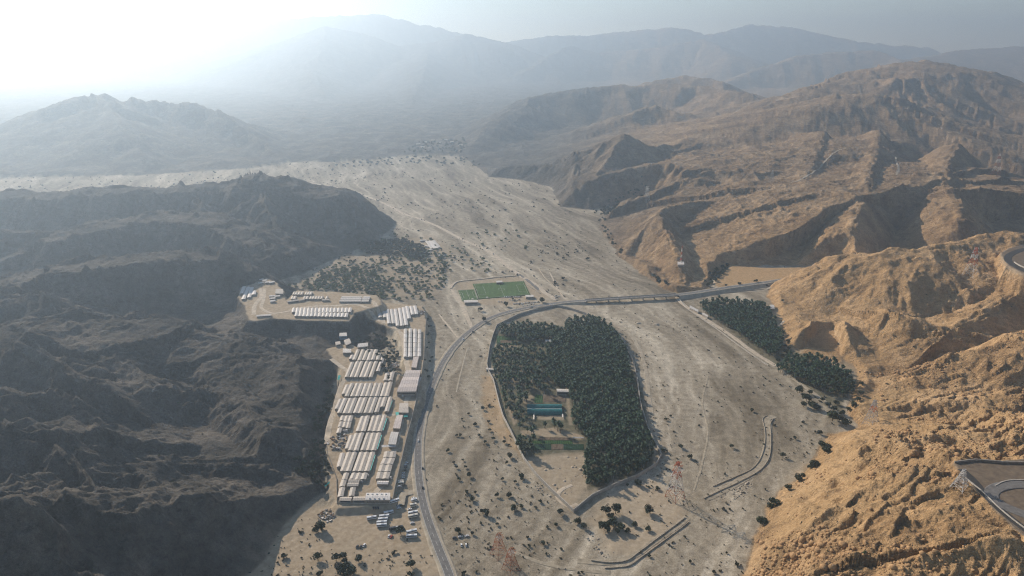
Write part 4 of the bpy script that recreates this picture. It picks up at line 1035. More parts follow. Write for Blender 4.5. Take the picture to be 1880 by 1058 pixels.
def palm_mesh(seed, h):
    r = np.random.default_rng(seed); V = []; F = []; mi = []
    n = 6; lean = r.normal(0, .35, 2)
    for k, zz in enumerate((-.6, h * .5, h)):
        rad = (.34, .26, .22)[k]; off = lean * (zz / h) ** 2 if zz > 0 else lean * 0
        for j in range(n): V.append((off[0] + rad * math.cos(j * 2 * math.pi / n), off[1] + rad * math.sin(j * 2 * math.pi / n), zz))
    for k in range(2):
        for j in range(n): F.append((k * n + j, k * n + (j + 1) % n, k * n + n + (j + 1) % n, k * n + n + j)); mi.append(1)
    for j in range(24):
        a = j * 2.39996 + r.normal(0, .12); el = 1.15 - 1.75 * (j / 24) + r.normal(0, .1); L = 3.5 + r.normal(0, .3)
        p = np.array([lean[0], lean[1], h]); d = np.array([math.cos(a) * math.cos(el), math.sin(a) * math.cos(el), math.sin(el)])
        side = np.array([-math.sin(a), math.cos(a), 0]); q = len(V); m = 4
        for k in range(m + 1):
            w = (.35, .85, .95, .7, .1)[k]; t = k / m
            up = np.cross(side, d); droop = .22 * w
            V += [tuple(p - side * w - up * -droop * .0 - np.array([0, 0, droop])), tuple(p), tuple(p + side * w - np.array([0, 0, droop]))]
            p = p + d * L / m; d = d + np.array([0, 0, -.30 - .1 * t]); d /= np.linalg.norm(d)
        for k in range(m):
            b0_ = q + 3 * k
            F += [(b0_, b0_ + 1, b0_ + 4, b0_ + 3), (b0_ + 1, b0_ + 2, b0_ + 5, b0_ + 4)]; mi += [0, 0]
    return V, F, mi
def crown_mesh(seed, R, H, base, leaves, lobes=6, ls=.9):
    """many small leaf clumps through lobes of an uneven crown"""
    r = np.random.default_rng(seed); V = []; F = []
    cs = []
    for k in range(lobes):
        a = r.uniform(0, 6.28); d = R * .55 * math.sqrt(r.uniform(.05, 1)); cs.append((d * math.cos(a), d * math.sin(a), base + H * r.uniform(.35, .75), R * r.uniform(.38, .62)))
    for k in range(leaves):
        c = cs[r.integers(lobes)]; u = r.normal(size=3); u /= np.linalg.norm(u); rr = c[3] * r.uniform(.55, 1.05)
        p = np.array(c[:3]) + u * rr * np.array([1, 1, H / (2.2 * R) + .25])
        p[2] = max(p[2], .15)
        n = u + r.normal(0, .6, 3); n /= np.linalg.norm(n); t = np.cross(n, r.normal(size=3)); t /= np.linalg.norm(t); b = np.cross(n, t)
        s = ls * r.uniform(.6, 1.3); q = len(V)
        V += [tuple(p + t * s), tuple(p + b * s * .8), tuple(p - t * s), tuple(p - b * s * .8)]
        F.append((q, q + 1, q + 2, q + 3))
    return V, F
def trunk_mesh(seed, h, r0, R):
    r = np.random.default_rng(seed); V = []; F = []
    def limb(a, b, ra, rb):
        a, b = np.array(a, float), np.array(b, float); d = b - a; d /= np.linalg.norm(d); u = np.cross(d, (1, 0, .3)); u /= np.linalg.norm(u); v = np.cross(d, u); q = len(V)
        for p, rad in ((a, ra), (b, rb)):
            for j in range(5): V.append(tuple(p + (u * math.cos(j * 1.2566) + v * math.sin(j * 1.2566)) * rad))
        for j in range(5): F.append((q + j, q + (j + 1) % 5, q + 5 + (j + 1) % 5, q + 5 + j))
    limb((0, 0, -.5), (0, 0, h * .45), r0, r0 * .7)
    for k in range(4):
        a = k * 1.57 + r.uniform(0, .8); limb((0, 0, h * .4), (R * .5 * math.cos(a), R * .5 * math.sin(a), h * .8), r0 * .6, r0 * .2)
    return V, F
PALMS = []
for k in range(5):
    V, F, mi = palm_mesh(100 + k, 6.5 + k * .9); PALMS.append((mesh_from("date_palm", V, F, [M_PALM, M_BARK], mi), V, F, mi))
def poly_points(pts, spacing, z=4.0, jit=.45, keep=1.0):
    P = np.array([gp(*p, z) for p in pts]); lo, hi = P.min(0), P.max(0); out = []
    for i, yy in enumerate(np.arange(lo[1], hi[1], spacing * .87)):
        for xx in np.arange(lo[0], hi[0], spacing): out.append((xx + (i % 2) * spacing / 2, yy))
    out = np.array(out) + RNG.normal(0, spacing * jit * .6, (len(out), 2))
    out = out[(poly_sd(P, out[:, 0].astype(np.float32), out[:, 1].astype(np.float32)) < 0) & (RNG.random(len(out)) < keep)]
    return out
A_ = [poly_points([(1040,590),(1090,583),(1125,603),(1150,643),(1160,690),(1168,740),(1185,790),(1203,828),(1195,850),(1150,875),(1080,897),(1070,862),(1080,830),(1078,800),(1052,780),(1048,745),(1045,720),(1012,700),(1008,680),(1000,640),(1035,615)], 5.6),
      poly_points([(915,603),(960,597),(1010,597),(1038,612),(1038,627),(1005,622),(950,628),(952,617),(918,617)], 5.6),
      poly_points([(903,641),(940,637),(1000,636),(1010,690),(990,712),(940,706),(920,712),(905,690)], 6.4, keep=.76),
      poly_points([(920,715),(955,718),(970,712),(1015,712),(1012,722),(985,724),(962,738),(960,765),(978,785),(1040,770),(1045,795),(1010,790),(975,800),(950,785),(928,752)], 7.0, keep=.52),
      poly_points([(952,800),(975,802),(988,812),(965,826),(1000,832),(960,836),(945,815)], 6.0, keep=.8)]
B_ = [poly_points([(1283,560),(1320,550),(1400,556),(1415,572),(1425,597),(1440,622),(1434,640),(1415,655),(1380,627),(1340,602),(1300,578)], 6.0),
      poly_points([(1432,668),(1450,655),(1490,655),(1540,667),(1560,690),(1573,712),(1560,727),(1530,722),(1505,716),(1480,702),(1450,690),(1425,677)], 6.0)]
allp = [(p, 0) for q in A_ for p in q] + [(p, 1) for q in B_ for p in q]
allp.sort(key=lambda t: t[0][1])
near_main = [t for t in allp if t[1] == 0][:190]; near_right = [t for t in allp if t[1] == 1][:105]
ids = {id(t) for t in near_main + near_right}
for (p, w) in near_main + near_right:
    me = PALMS[RNG.integers(5)][0]
    o = link("date_palm", me, loc=(p[0], p[1], gz(*p)), rz=RNG.uniform(0, 6.28)); s = RNG.uniform(.7, 1.3); o.scale = (s, s, s * RNG.uniform(.8, 1.25))
    if w == 0: tag(o, "dark green date palm in the near half of the walled grove", "palm tree", "palms of the walled grove")
    else: tag(o, "dark green date palm below the orange hillside right of the riverbed", "palm tree", "palms below the right hillside")
def scatter_mesh(items, name, mat, label=None):
    """items: (V array, F array, midx, x, y, z, scale, rot)"""
    VV = []; FF = []; MM = []; base = 0
    for V, F, mi, x, y, z, s, a in items:
        c, sn = math.cos(a), math.sin(a); R = np.array([[c, -sn, 0], [sn, c, 0], [0, 0, 1]])
        VV.append(V @ R.T * s + np.array([x, y, z])); FF.append(F + base); MM.append(mi); base += len(V)
    V = np.concatenate(VV); F = np.concatenate(FF)
    me = np_mesh(name, V, F, mat[0])
    for m in mat[1:]: me.materials.append(m)
    me.polygons.foreach_set("material_index", np.concatenate(MM).astype(np.int32))
    return tag(link(name, me), label, kind="stuff")
PA = [(np.array(V), np.array(F), np.array(mi)) for _, V, F, mi in PALMS]
rest = [t for t in allp if id(t) not in ids]
scatter_mesh([(*PA[RNG.integers(5)], p[0], p[1], gz(*p), RNG.uniform(.68, 1.3), RNG.uniform(0, 6.28)) for p, w in rest], "palm_grove", [M_PALM, M_BARK])

# broadleaf trees: trunk with a crown of leaf clumps
def tree_kind(name, R, H, base, leaves, lobes, mat, ls, n=3, r0=.3):
    out = []
    for k in range(n):
        V, F = trunk_mesh(k + 5, H, r0, R); tm = mesh_from(name, V, F, [M_BARK])
        V, F = crown_mesh(k * 31 + int(R * 10) + leaves, R, H, base, leaves, lobes, ls); cm = mesh_from("crown", V, F, [mat])
        out.append((tm, cm))
    return out
ACACIA = tree_kind("acacia_tree", 4.0, 4.8, .9, 420, 7, M_LEAF, .62)
ORCH = tree_kind("orchard_tree", 4.2, 4.2, .7, 260, 7, M_OLIVE, .85)
TREES = []
def put_tree(kind, x, y, R, label, cat, group): TREES.append((R / math.hypot(x, y, CAMZ), kind, x, y, R, label, cat, group))
def grow_trees():
    """the 300 of a kind that show largest are things, the rest one mass"""
    for kind, mass, mat in ((ACACIA, "tree_mass", M_LEAF), (ORCH, "orchard_mass", M_OLIVE)):
        L = sorted([t for t in TREES if t[1] is kind], key=lambda t: -t[0])
        for _, k, x, y, R, label, cat, group in L[:295]:
            tm, cm = kind[RNG.integers(len(kind))]; s = R / 4.0
            o = link(tm.name.split('.')[0], tm, loc=(x, y, gz(x, y)), rz=RNG.uniform(0, 6.28)); o.scale = (s, s, s * RNG.uniform(.85, 1.15))
            link("crown", cm, o); tag(o, label, cat, group)
        its = []
        for _, k, x, y, R, *_r in L[295:]:
            cm = kind[RNG.integers(len(kind))][1]
            V = np.array([v.co[:] for v in cm.vertices]); F = np.array([p.vertices[:] for p in cm.polygons])
            its.append((V, F, np.zeros(len(F)), x, y, gz(x, y), R / 4.0, RNG.uniform(0, 6.28)))
        if its: scatter_mesh(its, mass, [mat])
# listed trees: zoom, centre and width on the photo
def listed(Z, L, label, group):
    for x, y, w in L:
        px, py = zp(Z, x, y); q = on_ground(px, py + w * Z[2] * .25); mpp = math.hypot(*q, CAMZ) / FPX
        put_tree(ACACIA, q[0], q[1], max(1.8, w * Z[2] * mpp * .58), label, "tree", group)
ZZ = (0, 0, 1.0)
listed(ZW, [(225,440,60),(100,220,60),(145,785,75),(640,830,65),(830,930,75),(890,985,60),(590,970,40)], "round dark acacia on the stony strip outside the grove's left wall", "acacias outside the grove wall")
listed(ZW, [(1130,815,95),(1235,815,110),(1180,880,70),(1205,955,110),(1110,990,110),(1150,1020,70),(1290,985,90),(1370,1035,60),(1250,1040,60)], "dark acacia in the thicket below the grove's lower corner", "acacias of the lower thicket")
listed(ZW, [(1600,810,95)], "lone round acacia on sandy ground left of the near red pylon", "lone trees on the sandy flat")
listed(ZW, [(1445,965,60),(1590,1010,60)], "small dark acacia between the thicket and the curved levee wall", "small trees by the levee")
listed(ZW, [(1480,515,70),(1690,570,45)], "small tree in the grove's long shadow near the red pylon", "trees at the grove shadow edge")
listed(Z7, [(70,350,150),(10,400,90)], "wide dark tree at the left edge of the bus yard", "trees left of the bus yard")
listed(Z7, [(1215,420,120)], "tall dark tree beside the dark lorry in the bus yard", "tree in the bus yard")
listed(Z7, [(1360,890,120)], "dark round tree beside the road at the lower edge", "tree by the road")
listed(Z7, [(610,820,100)], "round dark bush tree just below the three parked cars", "tree below the cars")
listed(Z7, [(390,775,100),(290,810,110),(420,840,80),(30,800,120),(430,960,150),(530,980,120),(350,1000,120),(60,1030,90),(460,1030,120)], "dark tree in the clump along the lower edge below the yard", "trees at the lower edge")
listed(ZZ, [(1397,957,17),(1420,925,17),(1412,930,11),(1447,897,11),(1467,880,13),(1474,873,8),(1493,853,15),(1487,858,10),(1512,822,17),(1516,830,14),(1506,815,9),(1504,795,8),(1528,768,20),(1540,772,13),(1553,780,15)], "dark bushy tree at the foot of the near right hill", "trees at the near right hill foot")
listed(ZZ, [(1468,718,13),(1480,733,15),(1492,745,15),(1475,744,11),(1500,750,10),(1486,722,9),(1462,690,7),(1452,684,7)], "dark bush beside the wash below the second right grove", "bushes below the second right grove")
listed(ZZ, [(1380,754,7),(1342,820,8),(1437,838,9),(1459,805,6),(1267,840,9),(1250,820,8),(1245,855,6),(1222,770,6)], "small lone tree with a long shadow on the right gravel bed", "lone trees on the right gravel bed")
listed(ZZ, [(1437,553,5),(1408,525,5),(1333,525,5),(1357,522,6),(1387,517,7)], "small roadside tree below the bare orange field", "roadside trees")
listed(ZR, [(430,20,70),(120,200,60),(1040,340,50),(1180,140,40),(545,135,35),(275,235,40)], "small dark shrub tree near the pair of brown pylons", "shrub trees near the brown pylons")
listed(ZP, [(1535,490,80),(1010,550,75),(640,615,70),(690,770,70),(1105,470,40)], "dusty tree in the open ground between the pitches and the road", "trees by the pitches")
listed(ZZ, [(887,750,8),(897,775,6),(838,800,5),(822,828,7),(845,800,6),(862,873,9),(843,880,7),(855,858,6),(868,917,9),(886,940,9),(912,910,8),(922,880,6),(946,885,6),(943,932,7),(872,905,6),(838,858,6),(880,800,6),(890,812,7),(906,806,7),(926,812,7),(899,790,6),(850,845,5),(930,850,6),(958,880,6),(833,850,5),(1062,957,9),(860,760,5),(848,770,4)], "small dark shrub on the gravel between the road and the grove wall", "shrubs between road and grove")
listed(ZZ, [(1443,648,9),(1436,655,8),(1428,662,7),(1450,652,7),(1446,662,8),(1440,636,8),(1446,628,7),(1448,640,6),(1580,722,9),(1574,735,9),(1566,745,10),(1556,752,9),(1545,760,9),(1580,706,8),(1520,745,9),(1530,752,10),(1510,735,8),(1535,740,9)], "dark ragged tree trailing round the edges of the right groves", "ragged trees round the right groves")
# gully trees along the camp
gl = poly_points([(603,690),(618,700),(612,730),(600,765),(590,800),(596,840),(610,870),(600,895),(580,900),(550,880),(535,865),(560,850),(580,830),(570,800),(585,760),(590,720)], 7.5, 2, keep=.75)
for p in gl: put_tree(ACACIA, p[0], p[1], RNG.uniform(2.6, 4.6), "dark tree in the gully along the camp's left fence", "tree", "gully trees beside the camp")
gl = poly_points([(645,618),(700,612),(725,625),(733,650),(728,690),(715,705),(700,690),(680,660),(650,640)], 8, 6, keep=.6)
for p in gl: put_tree(ACACIA, p[0], p[1], RNG.uniform(2.2, 4.0), "dark tree in the thicket between the two camp lanes", "tree", "trees between the camp lanes")
gl = poly_points([(783,585),(792,590),(793,660),(785,700),(778,690),(783,640)], 9, 2, keep=.6)
for p in gl: put_tree(ACACIA, p[0], p[1], RNG.uniform(2.0, 3.4), "dark tree in the shadow of the camp's roadside bank", "tree", "trees below the roadside bank")
# orchard on the left of the river
gl = np.concatenate([poly_points([(560,535),(600,495),(660,490),(705,505),(715,550),(690,545),(620,535)], 10.0, 2, keep=.75), poly_points([(530,530),(560,512),(600,490),(640,480),(720,470),(800,460),(830,475),(820,520),(790,550),(720,550),(650,530),(590,535)], 12, 2, keep=.62), poly_points([(690,440),(730,425),(800,440),(850,455),(900,480),(905,500),(860,495),(820,520),(800,470)], 22, 2, keep=.5), poly_points([(860,430),(900,412),(960,420),(985,450),(940,470),(890,455)], 30, 2, keep=.5)])
for p in gl: put_tree(ORCH, p[0], p[1], RNG.uniform(2.4, 5.0), "olive green orchard tree on the pale ground behind the upper camp", "tree", "orchard trees behind the upper camp")
gl = poly_points([(655,452),(690,445),(740,438),(775,450),(788,468),(770,478),(720,468),(670,465)], 8.5, 2, keep=.85)
for p in gl: put_tree(ACACIA, p[0], p[1], RNG.uniform(3.2, 5.0), "dark tree in the dense dark orchard beside the hamlet", "tree", "dense orchard beside the hamlet")
grow_trees()
# far oasis under the dark conical hill
far = np.concatenate([poly_points([(1085,392),(1110,378),(1180,362),(1195,372),(1150,385),(1110,396)], 13, 2, keep=.8), poly_points([(1098,405),(1108,398),(1112,420),(1125,440),(1145,470),(1138,470),(1110,430)], 13, 2, keep=.7), poly_points([(1195,500),(1215,515),(1225,528),(1210,524)], 9, 2, keep=.8), poly_points([(1290,520),(1310,500),(1335,488),(1330,505),(1300,528)], 9, 1, keep=.8)])
V, F = crown_mesh(77, 4.2, 4.5, .3, 130, 6, 1.15); oas = mesh_from("oasis_tree", V, F, [M_LEAF])
for p in far:
    o = link("oasis_tree", oas, loc=(p[0], p[1], gz(*p)), rz=RNG.uniform(0, 6.28)); s = RNG.uniform(.7, 1.35); o.scale = (s, s, s)
    tag(o, "dark green tree along the foot of the right mountains, far up the valley", "tree", "trees along the mountain foot")
gl = np.concatenate([poly_points([(600,297),(680,293),(740,287),(860,290),(880,305),(800,300),(700,303),(620,308)], 34, 2, keep=.55), poly_points([(740,285),(770,262),(850,262),(862,288),(800,283)], 30, 2, keep=.7)])
for p in gl:
    o = link("oasis_tree", oas, loc=(p[0], p[1], gz(*p)), rz=RNG.uniform(0, 6.28)); s = RNG.uniform(1.2, 2.2); o.scale = (s, s, s * .8)
    tag(o, "tiny dark tree at the far end of the gravel valley", "tree", "trees at the valley's far end")
# scrub of the gravel bed: nobody could count it
V, F = crown_mesh(91, 1.0, .9, .05, 26, 4, .42); S1 = (np.array(V), np.array(F), np.zeros(len(F)))
V, F = crown_mesh(92, 1.1, .8, .05, 24, 4, .45); S2 = (np.array(V), np.array(F), np.ones(len(F)))
V, F = crown_mesh(93, 1.2, 1.1, .05, 30, 5, .45); S3 = (np.array(V), np.array(F), np.zeros(len(F)))
ry = np.exp(RNG.uniform(math.log(480), math.log(3200), 30000)); rx = RNG.uniform(-.8, .8, 30000) * ry
sd_ = poly_sd(FLOOR, rx.astype(np.float32), ry.astype(np.float32))
den = fbm(rx / 90, ry / 90, 3, 333)
rdist = np.array([np.min(np.hypot(RL[:, 0] - a, RL[:, 1] - b)) for a, b in zip(rx, ry)])
GW = np.array([gp(*p) for p in GROVE])
ok = (sd_ < -3) & (RNG.random(30000) < np.clip(.42 + 1.1 * den, .04, 1) * np.where(ry > 1250, 1.0, .62)) & (rdist > 8) & (poly_sd(GW, rx.astype(np.float32), ry.astype(np.float32)) > 2)
for poly, pz, w, kind in PADS: ok &= poly_sd(poly, rx.astype(np.float32), ry.astype(np.float32)) > 6
pit = np.array([gp(*p) for p in [(835,515),(975,508),(1015,548),(975,562),(850,565)]]); ok &= poly_sd(pit, rx.astype(np.float32), ry.astype(np.float32)) > 0
yard = np.array([gp(*p) for p in [(600,930),(780,900),(810,1010),(740,1010),(640,1015),(585,1000)]]); ok &= (poly_sd(yard, rx.astype(np.float32), ry.astype(np.float32)) > 0) | (RNG.random(len(rx)) < .03)
px_, py_ = rx[ok], ry[ok]; pz_ = ground(px_, py_)
its = []
for x, y, z in zip(px_, py_, pz_):
    s = RNG.lognormal(-.25, .5) * (1.0 if y < 1300 else 1.6 if y < 2000 else 2.3)
    its.append(((S1, S2, S3)[RNG.integers(3)], x, y, z, min(s, 4.2), RNG.uniform(0, 6.28)))
scatter_mesh([(*a, x, y, z, s, r) for a, x, y, z, s, r in its], "desert_scrub", [M_LEAF, M_DRY])
# scrub on the slopes
ry = np.exp(RNG.uniform(math.log(360), math.log(2000), 9000)); rx = RNG.uniform(-.85, .9, 9000) * ry
sd_ = poly_sd(FLOOR, rx.astype(np.float32), ry.astype(np.float32))
ok = (sd_ > 4) & (RNG.random(9000) < np.clip(.35 + .9 * fbm(rx / 120, ry / 120, 3, 335), .03, .9))
for poly, pz, w, kind in PADS: ok &= poly_sd(poly, rx.astype(np.float32), ry.astype(np.float32)) > 4
px_, py_ = rx[ok], ry[ok]; pz_ = ground(px_, py_)
scatter_mesh([(*(S1, S2, S2)[RNG.integers(3)], x, y, z, RNG.lognormal(-.35, .4), RNG.uniform(0, 6.28)) for x, y, z in zip(px_, py_, pz_)], "slope_scrub", [M_OLIVE, M_DRY])
# boulders of the near hill and of the stony strip
def rock_mesh(seed):
    r = np.random.default_rng(seed); bm = bmesh.new(); bmesh.ops.create_icosphere(bm, subdivisions=1, radius=1.0)
    for v in bm.verts: v.co *= r.uniform(.62, 1.2); v.co.z *= .75
    V = np.array([v.co[:] for v in bm.verts]); F = np.array([[q.index for q in f.verts] for f in bm.faces]); bm.free(); return V, F, np.zeros(len(F))
ROCKS = [rock_mesh(k) for k in range(5)]
M_ROCKW = simple("warm_boulder", (.36, .22, .11), .95, .22, .8); M_ROCKG = simple("grey_boulder", (.36, .31, .25), .95, .2, .8)
ry = RNG.uniform(380, 900, 30000); rx = RNG.uniform(.3, 1.05, 30000) * ry
sd_ = poly_sd(FLOOR, rx.astype(np.float32), ry.astype(np.float32)); cl = fbm(rx / 55 + ry / 200, ry / 40, 4, 444)
ok = (sd_ > 3) & (RNG.random(30000) < np.clip(cl * 2.2, 0.03, .9))
for poly, pz, w, kind in PADS: ok &= poly_sd(poly, rx.astype(np.float32), ry.astype(np.float32)) > 2
px_, py_ = rx[ok], ry[ok]; pz_ = ground(px_, py_)
scatter_mesh([(*ROCKS[RNG.integers(5)], x, y, z, min(4.5, RNG.lognormal(-.25 + .9 * max(0, c_), .5)), RNG.uniform(0, 6.28)) for x, y, z, c_ in zip(px_, py_, pz_, cl[ok])], "hillside_boulders", [M_ROCKW])
st = np.concatenate([poly_points([(985,885),(1050,945),(1100,985),(1135,1025),(1115,1030),(1070,985),(1020,940),(975,890)], 3.2, 0, keep=.5), poly_points([(1320,910),(1370,885),(1395,890),(1340,925)], 2.6, 0, keep=.6), poly_points([(1000,890),(1060,850),(1075,880),(1050,915)], 6, 0, keep=.5)])
scatter_mesh([(*ROCKS[RNG.integers(5)], p[0], p[1], gz(*p), min(2.4, RNG.lognormal(-.35, .5)), RNG.uniform(0, 6.28)) for p in st], "riverbed_stones", [M_ROCKG])
# pale gravel mounds
def mound(px, py, w, label):
    q = on_ground(px, py); R = w * math.hypot(*q, CAMZ) / FPX * .5; V = []; F = []; n = 20; m = 5; r = np.random.default_rng(int(px))
    for i in range(m):
        for j in range(n):
            a = j / n * 6.283; rr = R * (1 - i / m) * (1 + .15 * math.sin(3 * a + px) + r.normal(0, .04)); V.append((rr * math.cos(a), rr * math.sin(a) * .8, -.4 + (R * .38 + .4) * math.sin(i / m * 1.5708) + r.normal(0, .05)))
    V.append((0, 0, R * .38))
    for i in range(m - 1):
        for j in range(n): F.append((i * n + j, i * n + (j + 1) % n, i * n + n + (j + 1) % n, i * n + n + j))
    for j in range(n): F.append(((m - 1) * n + j, (m - 1) * n + (j + 1) % n, m * n))
    tag(link("gravel_mound", mesh_from("gravel_mound", V, F, [M_TRACK], smooth=True), loc=(*q, gz(*q))), label, "mound")
mound(1172, 594, 11, "round pale gravel mound on the riverbed, left of two"); mound(1205, 596, 13, "wider pale gravel mound on the riverbed, right of two")
mound(1183, 584, 6, "smallest pale gravel mound behind the other two")
for k, (x, y, w) in enumerate([(720,232,8),(808,240,8),(480,372,9),(560,350,7),(630,355,7),(685,490,10),(575,530,11),(770,340,8),(880,225,6)]):
    px, py = zp(ZW, x, y); mound(px, py, w * .8, f"small pale earth heap inside the grove wall's lower corner, {ORD[k]} of nine")
# ------------------------------------------------------------------ vehicles and pylons
def paint(name, c): return simple(name, c, .35, .03, 1.0, .5)
PW, PS, PD, PR, PC = paint("white_paint", (.78, .78, .77)), paint("silver_paint", (.45, .46, .48)), paint("dark_paint", (.03, .035, .045)), paint("red_paint", (.40, .05, .035)), paint("cream_paint", (.74, .68, .55))
M_TYRE = simple("tyre_rubber", (.02, .02, .02), .9, .1, 2)
def car_mesh(col):
    prof = [(-2.2,.35),(-2.25,.85),(-1.5,.98),(-1.0,1.5),(.75,1.52),(1.3,1.0),(2.15,.85),(2.25,.4)]; V = []; F = []; mi = []
    for y, k in ((-.88, 1), (.88, 1)):
        for x, z in prof: V.append((x, y * (.82 if z > 1.2 else 1), z))
    n = len(prof)
    for i in range(n): F.append((i, (i + 1) % n, n + (i + 1) % n, n + i)); mi.append(1 if i in (2, 4) else 0)
    F += [tuple(range(n))[::-1], tuple(range(n, 2 * n))]; mi += [0, 0]
    for y in (-1, 1):                        # side glass and wheels
        q = len(V); V += [(-1.15, y * .86, 1.02), (1.0, y * .86, 1.02), (.7, y * .79, 1.42), (-.9, y * .79, 1.42)]; F.append((q, q + 1, q + 2, q + 3)); mi.append(1)
        for x in (-1.35, 1.35):
            q = len(V)
            for s in (.92, .68):
                for j in range(8): V.append((x + .34 * math.cos(j * .7854), y * s, .34 + .34 * math.sin(j * .7854)))
            for j in range(8): F.append((q + j, q + (j + 1) % 8, q + 8 + (j + 1) % 8, q + 8 + j)); mi.append(2)
            F.append(tuple(q + j for j in range(8))); mi.append(2)
    return mesh_from("car", V, F, [col, M_GLASS, M_TYRE], mi)
CARS = {'white': car_mesh(PW), 'silver': car_mesh(PS), 'dark': car_mesh(PD), 'red': car_mesh(PR)}
def put_car(px, py, col, ang, label, group=None, cat="car", z=None):
    q = on_ground(px, py); o = link(cat, CARS[col], loc=(*q, (gz(*q) + .15) if z is None else z), rz=ang); tag(o, label, cat, group); return o
def road_car(px, py, col, label):
    q = np.array(gp(px, py, 1.0)); i = int(np.argmin(np.hypot(RL[:, 0] - q[0], RL[:, 1] - q[1]))); t = RL[min(i + 1, len(RL) - 1), :2] - RL[i, :2]
    o = link("car", CARS[col], loc=(q[0], q[1], RZ[i] + .03), rz=math.atan2(t[1], t[0])); tag(o, label, "car", "cars driving on the main road")
def bus(Z, a, b, label, col=None, L=None, name="bus", cat="bus"):
    A = np.array(gp(*zp(Z, *a), 1.6)); B = np.array(gp(*zp(Z, *b), 1.6)); c = (A + B) / 2; l = (L or np.linalg.norm(B - A)) / 2; rz = math.atan2(*(B - A)[::-1])
    z = gz(*c); w, h = 1.3, 3.1; V = []; F = []
    prof = [(-w,.45),(-w,h-.25),(-w+.25,h),(w-.25,h),(w,h-.25),(w,.45)]; n = 6
    for x in (-l, l):
        for y, zz in prof: V.append((x * (1 if zz < 2.8 else .985), y, zz))
    F = [(i, (i + 1) % n, n + (i + 1) % n, n + i) for i in range(n)] + [tuple(range(n))[::-1], tuple(range(n, 2 * n))]
    o = link(name, mesh_from(name, V, F, [col or PW]), loc=(*c, z + .1), rz=rz); tag(o, label, cat, "buses parked outside the camp gate")
    V = []; F = []
    for y in (-w - .012, w + .012): box_verts((0, y, 2.05), (l - .5, 0, 0), (0, .015, 0), (0, 0, .42), V, F)
    for x in (-l - .012, l + .012): box_verts((x, 0, 1.95), (.015, 0, 0), (0, w - .2, 0), (0, 0, .5), V, F)
    link("window_band", mesh_from("window_band", V, F, [M_GLASS]), o)
    V = []; F = []; box_verts((l * .15, 0, h + .14), (1.1, 0, 0), (0, .7, 0), (0, 0, .15), V, F); link("roof_unit", mesh_from("roof_unit", V, F, [M_AC]), o)
    for x in (-l * .6, l * .62):
        for y in (-1, 1):
            V = []
            for s in (1.28, .95):
                for j in range(10): V.append((x + .5 * math.cos(j * .6283), y * s, .48 + .5 * math.sin(j * .6283)))
            F = [(j, (j + 1) % 10, 10 + (j + 1) % 10, 10 + j) for j in range(10)] + [tuple(range(10)), tuple(range(10, 20))]
            link("wheel", mesh_from("wheel", V, F, [M_TYRE]), o)
bus(Z6, (1055,690), (1200,645), "white bus nearest the camp gate, tilted beside a cluster of small vans")
bus(Z6, (975,800), (1115,770), "white bus topmost of the stacked rows in the yard's middle")
bus(Z6, (910,845), (1055,830), "white bus second from the top of the yard's middle rows")
bus(Z6, (890,885), (1035,872), "white bus third from the top of the yard's middle rows")
bus(Z6, (872,930), (1020,918), "white bus fourth from the top of the yard's middle rows")
bus(Z6, (872,972), (1020,960), "white bus fifth and lowest of the yard's middle rows")
bus(Z6, (730,872), (872,852), "white bus standing alone at the left of the yard's middle rows")
bus(Z6, (1350,690), (1448,675), "short cream bus below the white vans near the road", PC)
bus(Z6, (1325,805), (1465,778), "white bus upper of the close pair near the road")
bus(Z6, (1325,855), (1465,828), "cream bus lower of the close pair near the road", PC)
bus(Z7, (1300,430), (1452,395), "white bus upper of the tilted pair right of the tall tree")
bus(Z7, (1300,482), (1455,475), "white bus lower of the pair right of the tall tree")
bus(Z6, (1182,358), (1260,352), "short cream minibus upper of two by the camp corner", PC, name="minibus", cat="minibus")
bus(Z6, (1182,385), (1265,378), "short cream minibus lower of two by the camp corner", PC, name="minibus", cat="minibus")
bus(Z6, (1370,625), (1455,600), "white minibus above the short cream bus near the road", name="minibus", cat="minibus")
bus(Z7, (1045,375), (1255,345), "long dark lorry beside the tall tree in the yard", PD, name="lorry", cat="lorry")
for k, (x, y, c) in enumerate([(1300,85,'white'),(1285,118,'silver'),(1285,150,'dark'),(1275,192,'dark'),(1252,235,'silver'),(1246,268,'white'),(1246,300,'white')]):
    put_car(*zp(Z6, x, y), c, .35, f"{c} car parked under the camp's roadside bank, {ORD[k]} from the top", "cars along the camp bank")
for x, y, c, l in [(1385,950,'white',"white car alone below the close pair of buses"),(1350,752,'white',"white car just above the close pair of buses"),(1405,592,'white',"white car topmost beside the road entrance"),(1180,710,'silver',"silver van under the tilted bus by the gate"),(1195,735,'white',"white van under the tilted bus by the gate"),(1200,425,'silver',"silver car at the camp corner below the two minibuses")]:
    put_car(*zp(Z6, x, y), c, .3, l, "cars in the bus yard")
for x, y, c, l in [(595,640,'dark',"dark car leftmost of three at the yard's lower edge"),(648,640,'dark',"dark car in the middle of three at the yard's lower edge"),(695,620,'white',"white car rightmost of three at the yard's lower edge"),(1050,490,'white',"white car beside the red one left of the tall tree"),(1085,497,'red',"red car left of the tall tree in the bus yard")]:
    put_car(*zp(Z7, x, y), c, 1.4, l, "cars in the bus yard")
for k, x in enumerate((830, 862, 895)): put_car(*zp(Z6, x, 735), 'dark', 1.9, f"dark car {ORD[k]} of three at the foot of the camp's end wall", "cars in the bus yard")
